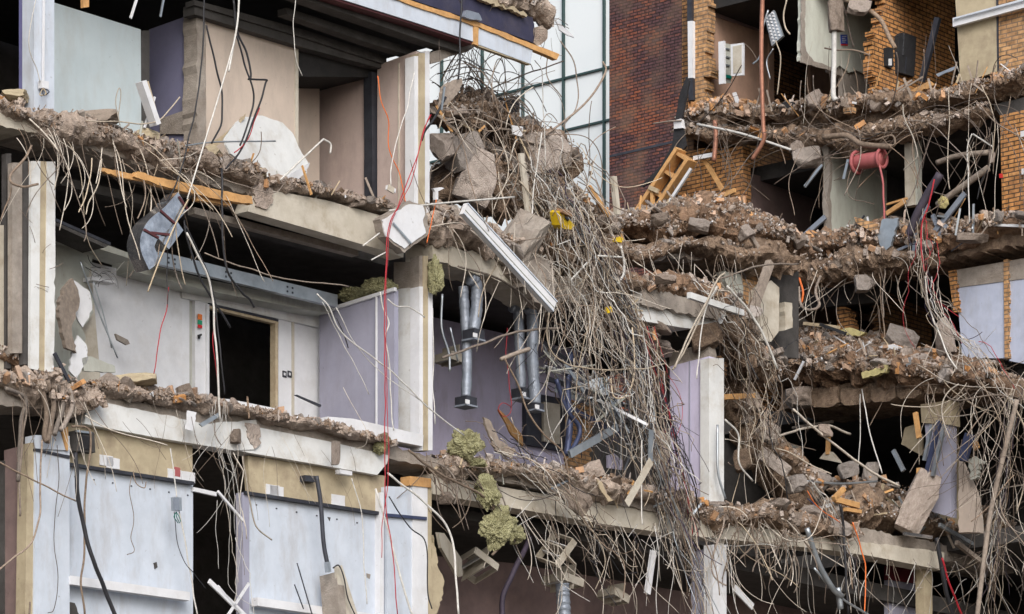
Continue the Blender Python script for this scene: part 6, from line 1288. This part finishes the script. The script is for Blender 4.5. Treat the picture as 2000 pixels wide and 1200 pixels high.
sticks('over the lowest floor at the right', LL, [(1580, 985, .3), (1720, 980, .5), (1850, 1040, .4), (1960, 1080, .4)], 46, (.2, .9), (.02, .06), MT+WD+['bluemetal'], 4, 'loose strip', 'loose_strip', (-.2, .5))
sticks('on the middle wing floor', WW, [(1640, 460, -.2), (1800, 450, -.3), (1950, 440, -.3)], 28, (.15, .7), (.015, .05), MT+WD, 5, 'broken strip', 'broken_strip')
sticks('on the top wing floor', WW, [(1420, 215, -.2), (1600, 200, -.2), (1800, 180, -.2), (1980, 145, -.2)], 36, (.15, .6), (.015, .05), WD+['white2'], 6, 'wood chip', 'wood_chip')
sticks('on the big heap', WW, [(1540, 680, -.6), (1700, 690, -.6), (1900, 720, -.5)], 30, (.12, .6), (.015, .05), WD+['white2', 'galv'], 7, 'short stick', 'stick')
sticks('on the upper floor edge', LL, [(60, 215, -.05), (300, 280, -.05), (520, 350, -.05), (700, 390, -.05)], 34, (.12, .5), (.012, .04), WD+['plaster'], 8, 'small lath', 'lath')
sticks('on the high heap', LL, [(850, 235, .3), (960, 240, .4), (1100, 310, .4)], 34, (.2, .9), (.015, .05), WD, 9, 'splintered lath', 'lath')
sticks('along the floor edge under the purple wall', LL, [(850, 900, -.1), (1100, 930, -.1), (1340, 980, -.1)], 30, (.15, .6), (.015, .05), WD+['plaster', 'galv'], 10, 'debris stick', 'stick')
# hose reel
pl = W(-.5); c0 = pl.pt(1674, 318); c1 = pl.pt(1722, 310)+VH*.0; ax_ = (c1-c0).normalized(); t_ = thing('hose_reel', pl.pt(1695, 335), 'pink red fire hose reel hanging on the plaster wall', 'hose reel')
P = [c0+ax_*(k_*(c1-c0).length/28) for k_ in range(29)]; vs, fs, _ = tube_data(P, .15, 18, lambda t: 1+.06*math.sin(t*28*math.pi)); mesh_obj('coiled_hose', vs, fs, M['reel'], t_, smooth=True)
fx, fy, fz, _ = frame_of(c0, c1)
for (cc, r_) in ((c0, .2), (c1, .17)):
    ring = [cc+fy*(math.cos(k_*.314159)*r_)+fz*(math.sin(k_*.314159)*r_) for k_ in range(21)]; vs, fs, _ = tube_data(ring, .035, 6, None, False); mesh_obj('rim', vs, fs, M['reel'], t_, smooth=True)
bar('hub', c0-ax_*.05, c0+ax_*.1, .12, .12, M['maroon'], t_)
for k_ in range(5): bar('spoke', c0-ax_*.01, c0-ax_*.01+fy*(math.cos(k_*1.2566)*.22)+fz*(math.sin(k_*1.2566)*.22), .025, .025, M['reel'], t_)
plank('white_bracket', 'white bent strip hanging left of the hose reel', 'strip', W(-.6), 1657, 312, 1648, 350, 6, .03, 'galv'); plank('white_rod', 'pale strip sticking out left of the plaster wall end', 'strip', W(-.5), 1606, 322, 1572, 365, 6, .03, 'galv')
# middle wing floor things
t_ = thing('fallen_brickwork', W(-.5).pt(1690, 450), 'tilted panel of pinkish bricks lying on the middle wing floor', 'brick panel'); solid('brick_course', 0, 0, W(-.6), [(1668, 424), (1714, 437), (1713, 450), (1708, 456), (1672, 436)], .12, 'brickd', .8, 7, 2, t_)
solid('metal_sheet', 'crumpled pale metal sheet standing on the middle wing floor', 'sheet', W(-.6), [(1724, 428), (1756, 426), (1750, 445), (1740, 480), (1728, 492), (1718, 478), (1714, 460)], .06, 'galv', 2, 6, 4)
plank('white_strut', 'grey metal strut leaning across the recess below the mauve wall', 'strut', W(-.1), 1572, 460, 1612, 424, 10, .05, 'flex'); plank('timber_prop', 'yellow timber prop beside the lilac grey pipes in the wing', 'timber', W(.1), 1732, 418, 1768, 394, 9, .06, 'wood'); plank('timber_prop', 'thin timber crossing the yellow prop', 'timber', W(.2), 1732, 400, 1772, 388, 4, .05, 'wood')
for (x0, y0, x1, y1, w_, l_) in ((1812, 400, 1770, 462, 16, 'widest grey metal sleeve leaning in the wing opening'), (1822, 420, 1830, 440, 8, 'short bright strip beside the grey metal sleeve'), (1790, 455, 1785, 495, 8, 'pale strip standing on the middle wing floor'), (1748, 492, 1780, 478, 5, 'bent white strip lying on the middle wing floor'), (1885, 378, 1820, 460, 11, 'long dusty strut falling to the middle wing floor'), (1850, 440, 1820, 480, 8, 'small grey strut on the edge of the middle wing floor')): plank('metal_strip', l_, 'strip', W(-.4), x0, y0, x1, y1, w_, .05, 'flex')
wy = wool(1842, 395, W(-.5), 20, 22, .2, 'yellow clump of foam on the diagonal grey pipe', 21); wy.data.materials[0] = M['yfoam']; wy.name = 'foam_clump'
solid('white_rail', 'long white rail lying at the top of the right middle floor', 'rail', W(-.3), [(1895, 436), (2050, 440), (2050, 446), (1895, 440)], .05, 'white2'); solid('red_tab', 'small red tab at the edge of the right brick wall', 'tab', W(-.1), [(1951, 340), (1956, 339), (1957, 347), (1952, 348)], .04, 'sign_r')
plank('leaning_post', 'whitish peeling post leaning against the broken plaster', 'post', L(.3), 1504, 513, 1468, 614, 15, .12, 'woodgrey'); plank('white_rail', 'dusty white rail sliding off the small ledge', 'rail', L(-.3), 1345, 577, 1450, 612, 12, .08, 'concwhite'); plank('grey_board', 'grey board sticking up from the right end of the brown heap', 'board', L(.6), 1462, 455, 1490, 500, 10, .05, 'woodgrey')
# big heap things
for i_, (x, y) in enumerate(((1605, 700), (1555, 685), (1700, 745))): pass
solid('yellow_foam', 'crumbly yellow foam strip on the front of the big heap', 'foam', W(-.8), [(1682, 728), (1705, 722), (1735, 712), (1743, 716), (1730, 728), (1700, 734), (1685, 740)], .1, 'yfoam', 2.5, 5, 2); solid('yellow_foam', 'yellow foam strip at the top of the big heap by the mauve wall', 'foam', W(-.3), [(1640, 645), (1660, 640), (1690, 650), (1680, 656), (1650, 654)], .1, 'yfoam', 1.5, 5, 3)
plank('dark_rail', 'pale rail with dark slot lying on top of the big heap', 'rail', W(-.5), 1602, 634, 1652, 652, 6, .05, 'felt'); plank('pale_lath', 'pale lath lying on top of the big heap', 'lath', W(-.4), 1570, 632, 1640, 640, 6, .05, 'woodpale'); solid('white_rag', 'white rag in the middle of the crest of the big heap', 'rag', W(-.5), [(1715, 678), (1745, 672), (1765, 682), (1750, 684), (1730, 682)], .05, 'white2', 1.5, 5)
solid('metal_scrap', 'white grey metal scrap on the right of the big heap', 'scrap', W(-.8), [(1766, 702), (1776, 698), (1780, 715), (1772, 722)], .04, 'galv', 1, 5); plank('white_rod', 'short white rod among the loose bricks of the big heap', 'rod', W(-1), 1570, 706, 1552, 742, 5, .03, 'white2')
# lower right things
solid('brown_board', 'tan board leaning behind the timbers in the dark lower room', 'board', W(.3), [(1768, 835), (1785, 830), (1802, 850), (1800, 890), (1760, 868)], .04, 'creambd', 1, 8)
for (x0, y0, x1, y1, w_, m_, l_) in ((1835, 822, 1810, 925, 10, 'bluemetal', 'navy metal profile leaning on the lower column'), (1845, 830, 1822, 930, 7, 'galv', 'pale metal profile leaning beside the navy one'), (1820, 830, 1805, 900, 6, 'galv', 'left pale strip leaning on the lower column'), (1788, 806, 1795, 856, 9, 'wood', 'upright timber behind the tan board'), (1895, 848, 1880, 900, 22, 'bluemetal', 'dark glossy panel standing right of the lower column'), (1745, 880, 1765, 920, 8, 'galv', 'curved blue grey strip in the dark lower room')): plank('metal_profile' if m_ != 'wood' else 'timber', l_, 'profile' if m_ != 'wood' else 'timber', W(-.5), x0, y0, x1, y1, w_, .06, m_)
for (x0, y0, x1, y1, w_, l_) in ((1793, 920, 1815, 925, 12, 'short timber on top of the leaning concrete block'), (1812, 922, 1811, 958, 9, 'upright timber stub behind the leaning concrete block'), (1820, 944, 1842, 926, 8, 'timber sticking right behind the leaning concrete block'), (1628, 975, 1648, 955, 9, 'short timber standing in the lower right debris'), (1632, 976, 1676, 988, 11, 'timber lying flat in the lower right debris'), (1650, 995, 1680, 1000, 7, 'lower timber lying in the lower right debris')): plank('timber', l_, 'timber', L(.1), x0, y0, x1, y1, w_, .08, 'wood')
plank('timber', 'long brown timber jutting down from the right end of the lowest floor', 'timber', L(-.2), 1868, 1060, 1942, 1118, 9, .08, 'woodgrey'); plank('metal_strip', 'dark metal strip lying right of the leaning concrete block', 'strip', L(-.1), 1835, 1025, 1905, 1066, 7, .05, 'galv'); plank('metal_strip', 'short bright strip left of the foot of the leaning block', 'strip', L(-.3), 1765, 1042, 1820, 1050, 6, .04, 'duct')
t_ = thing('desk_lamp', W(.3).pt(1618, 900), 'grey lamp shade on an orange wooden stand in the dark lower room', 'lamp'); bar('stand', W(.3).pt(1618, 850), W(.3).pt(1617, 888), .06, .08, M['wood'], t_); solid('shade', 0, 0, W(.3), [(1612, 882), (1622, 882), (1636, 898), (1640, 904), (1600, 896)], .1, 'concpale', 0, 0, 0, t_); bar('arm', W(.3).pt(1548, 836), W(.3).pt(1627, 824), .04, .05, M['woodgrey'], t_)
solid('bristle_brush', 'white bristly tuft right of the lower column', 'brush', W(-.3), [(1882, 895), (1905, 893), (1918, 900), (1912, 915), (1905, 935), (1896, 938), (1893, 915)], .1, 'plaster', 3, 4, 5); solid('orange_plug', 'orange timber end behind the dark glossy panel', 'timber', W(-.2), [(1898, 865), (1907, 862), (1911, 874), (1902, 880)], .06, 'wood')
solid('timber_beam', 'flat orange timber at the top of the steep slope', 'timber', L(.4), [(1415, 770), (1475, 768), (1476, 777), (1415, 781)], .1, 'wood', .8, 8)
for i_, (x, y) in enumerate(((1568, 908), (1650, 908))): pass
solid('junction_fitting', 'small white fitting on the rubble behind the corner column', 'fitting', L(.0), [(846, 368), (862, 366), (868, 368), (856, 374), (856, 390), (850, 390), (850, 374)], .05, 'white2')
solid('cardboard_flap', 'long pale flap hanging under the floor edge beside the mesh tape', 'flap', L(-.3), [(1165, 936), (1176, 942), (1185, 965), (1198, 978), (1188, 980), (1172, 955)], .02, 'woodpale', 1, 6)

# strands: the largest are objects of their own, the finest are one mass
ALLS.sort(key=lambda q: -q[0])
for (sz, kind, vs, fs, m, label, group) in ALLS:
    CNT[kind] += 1
    if CNT[kind] > (225 if kind == 'cable' else 250):
        S = STUFFACC.setdefault(m, ([], [])); b = len(S[0]); S[0].extend(vs); S[1].extend([[i+b for i in f] for f in fs]); continue
    tag(mesh_obj(kind, vs, fs, M[m], smooth=True), label, 'steel bar' if kind == 'steel_bar' else 'cable', group)
for m_, (v_, f_) in STUFFACC.items():
    tag(mesh_obj('wire_tangle', v_, f_, M[m_], smooth=True), 'fine mass of wires and bars matted through the debris', 'wire tangle', kind='stuff')

def spots(pl, x0, x1, y0, dy, n, par):
    for i in range(n):
        t = i/(n-1); x = x0+(x1-x0)*t; y = y0+dy*t
        prism('screw_head', pl, [(x, y), (x+2.4, y+.4), (x+2.4, y+2.8), (x, y+2.4)], .01, M['darkmetal'], par)
spots(L(.118), 146, 366, 930, 36, 7, B); spots(L(.118), 500, 736, 985, 42, 7, B)
for (pts, m_) in (([(134, 1176), (146, 1178), (152, 1196), (165, 1240), (134, 1240)], 'concdark'), ([(300, 1100), (306, 1098), (308, 1108), (302, 1112)], 'concdark'), ([(640, 1010), (646, 1011), (644, 1018)], 'concdark'), ([(716, 1120), (724, 1122), (722, 1131), (717, 1128)], 'conc')): prism('torn_spot', L(.121), rag(pts, 1.2, 5, True, 3), .02, M[m_], B)
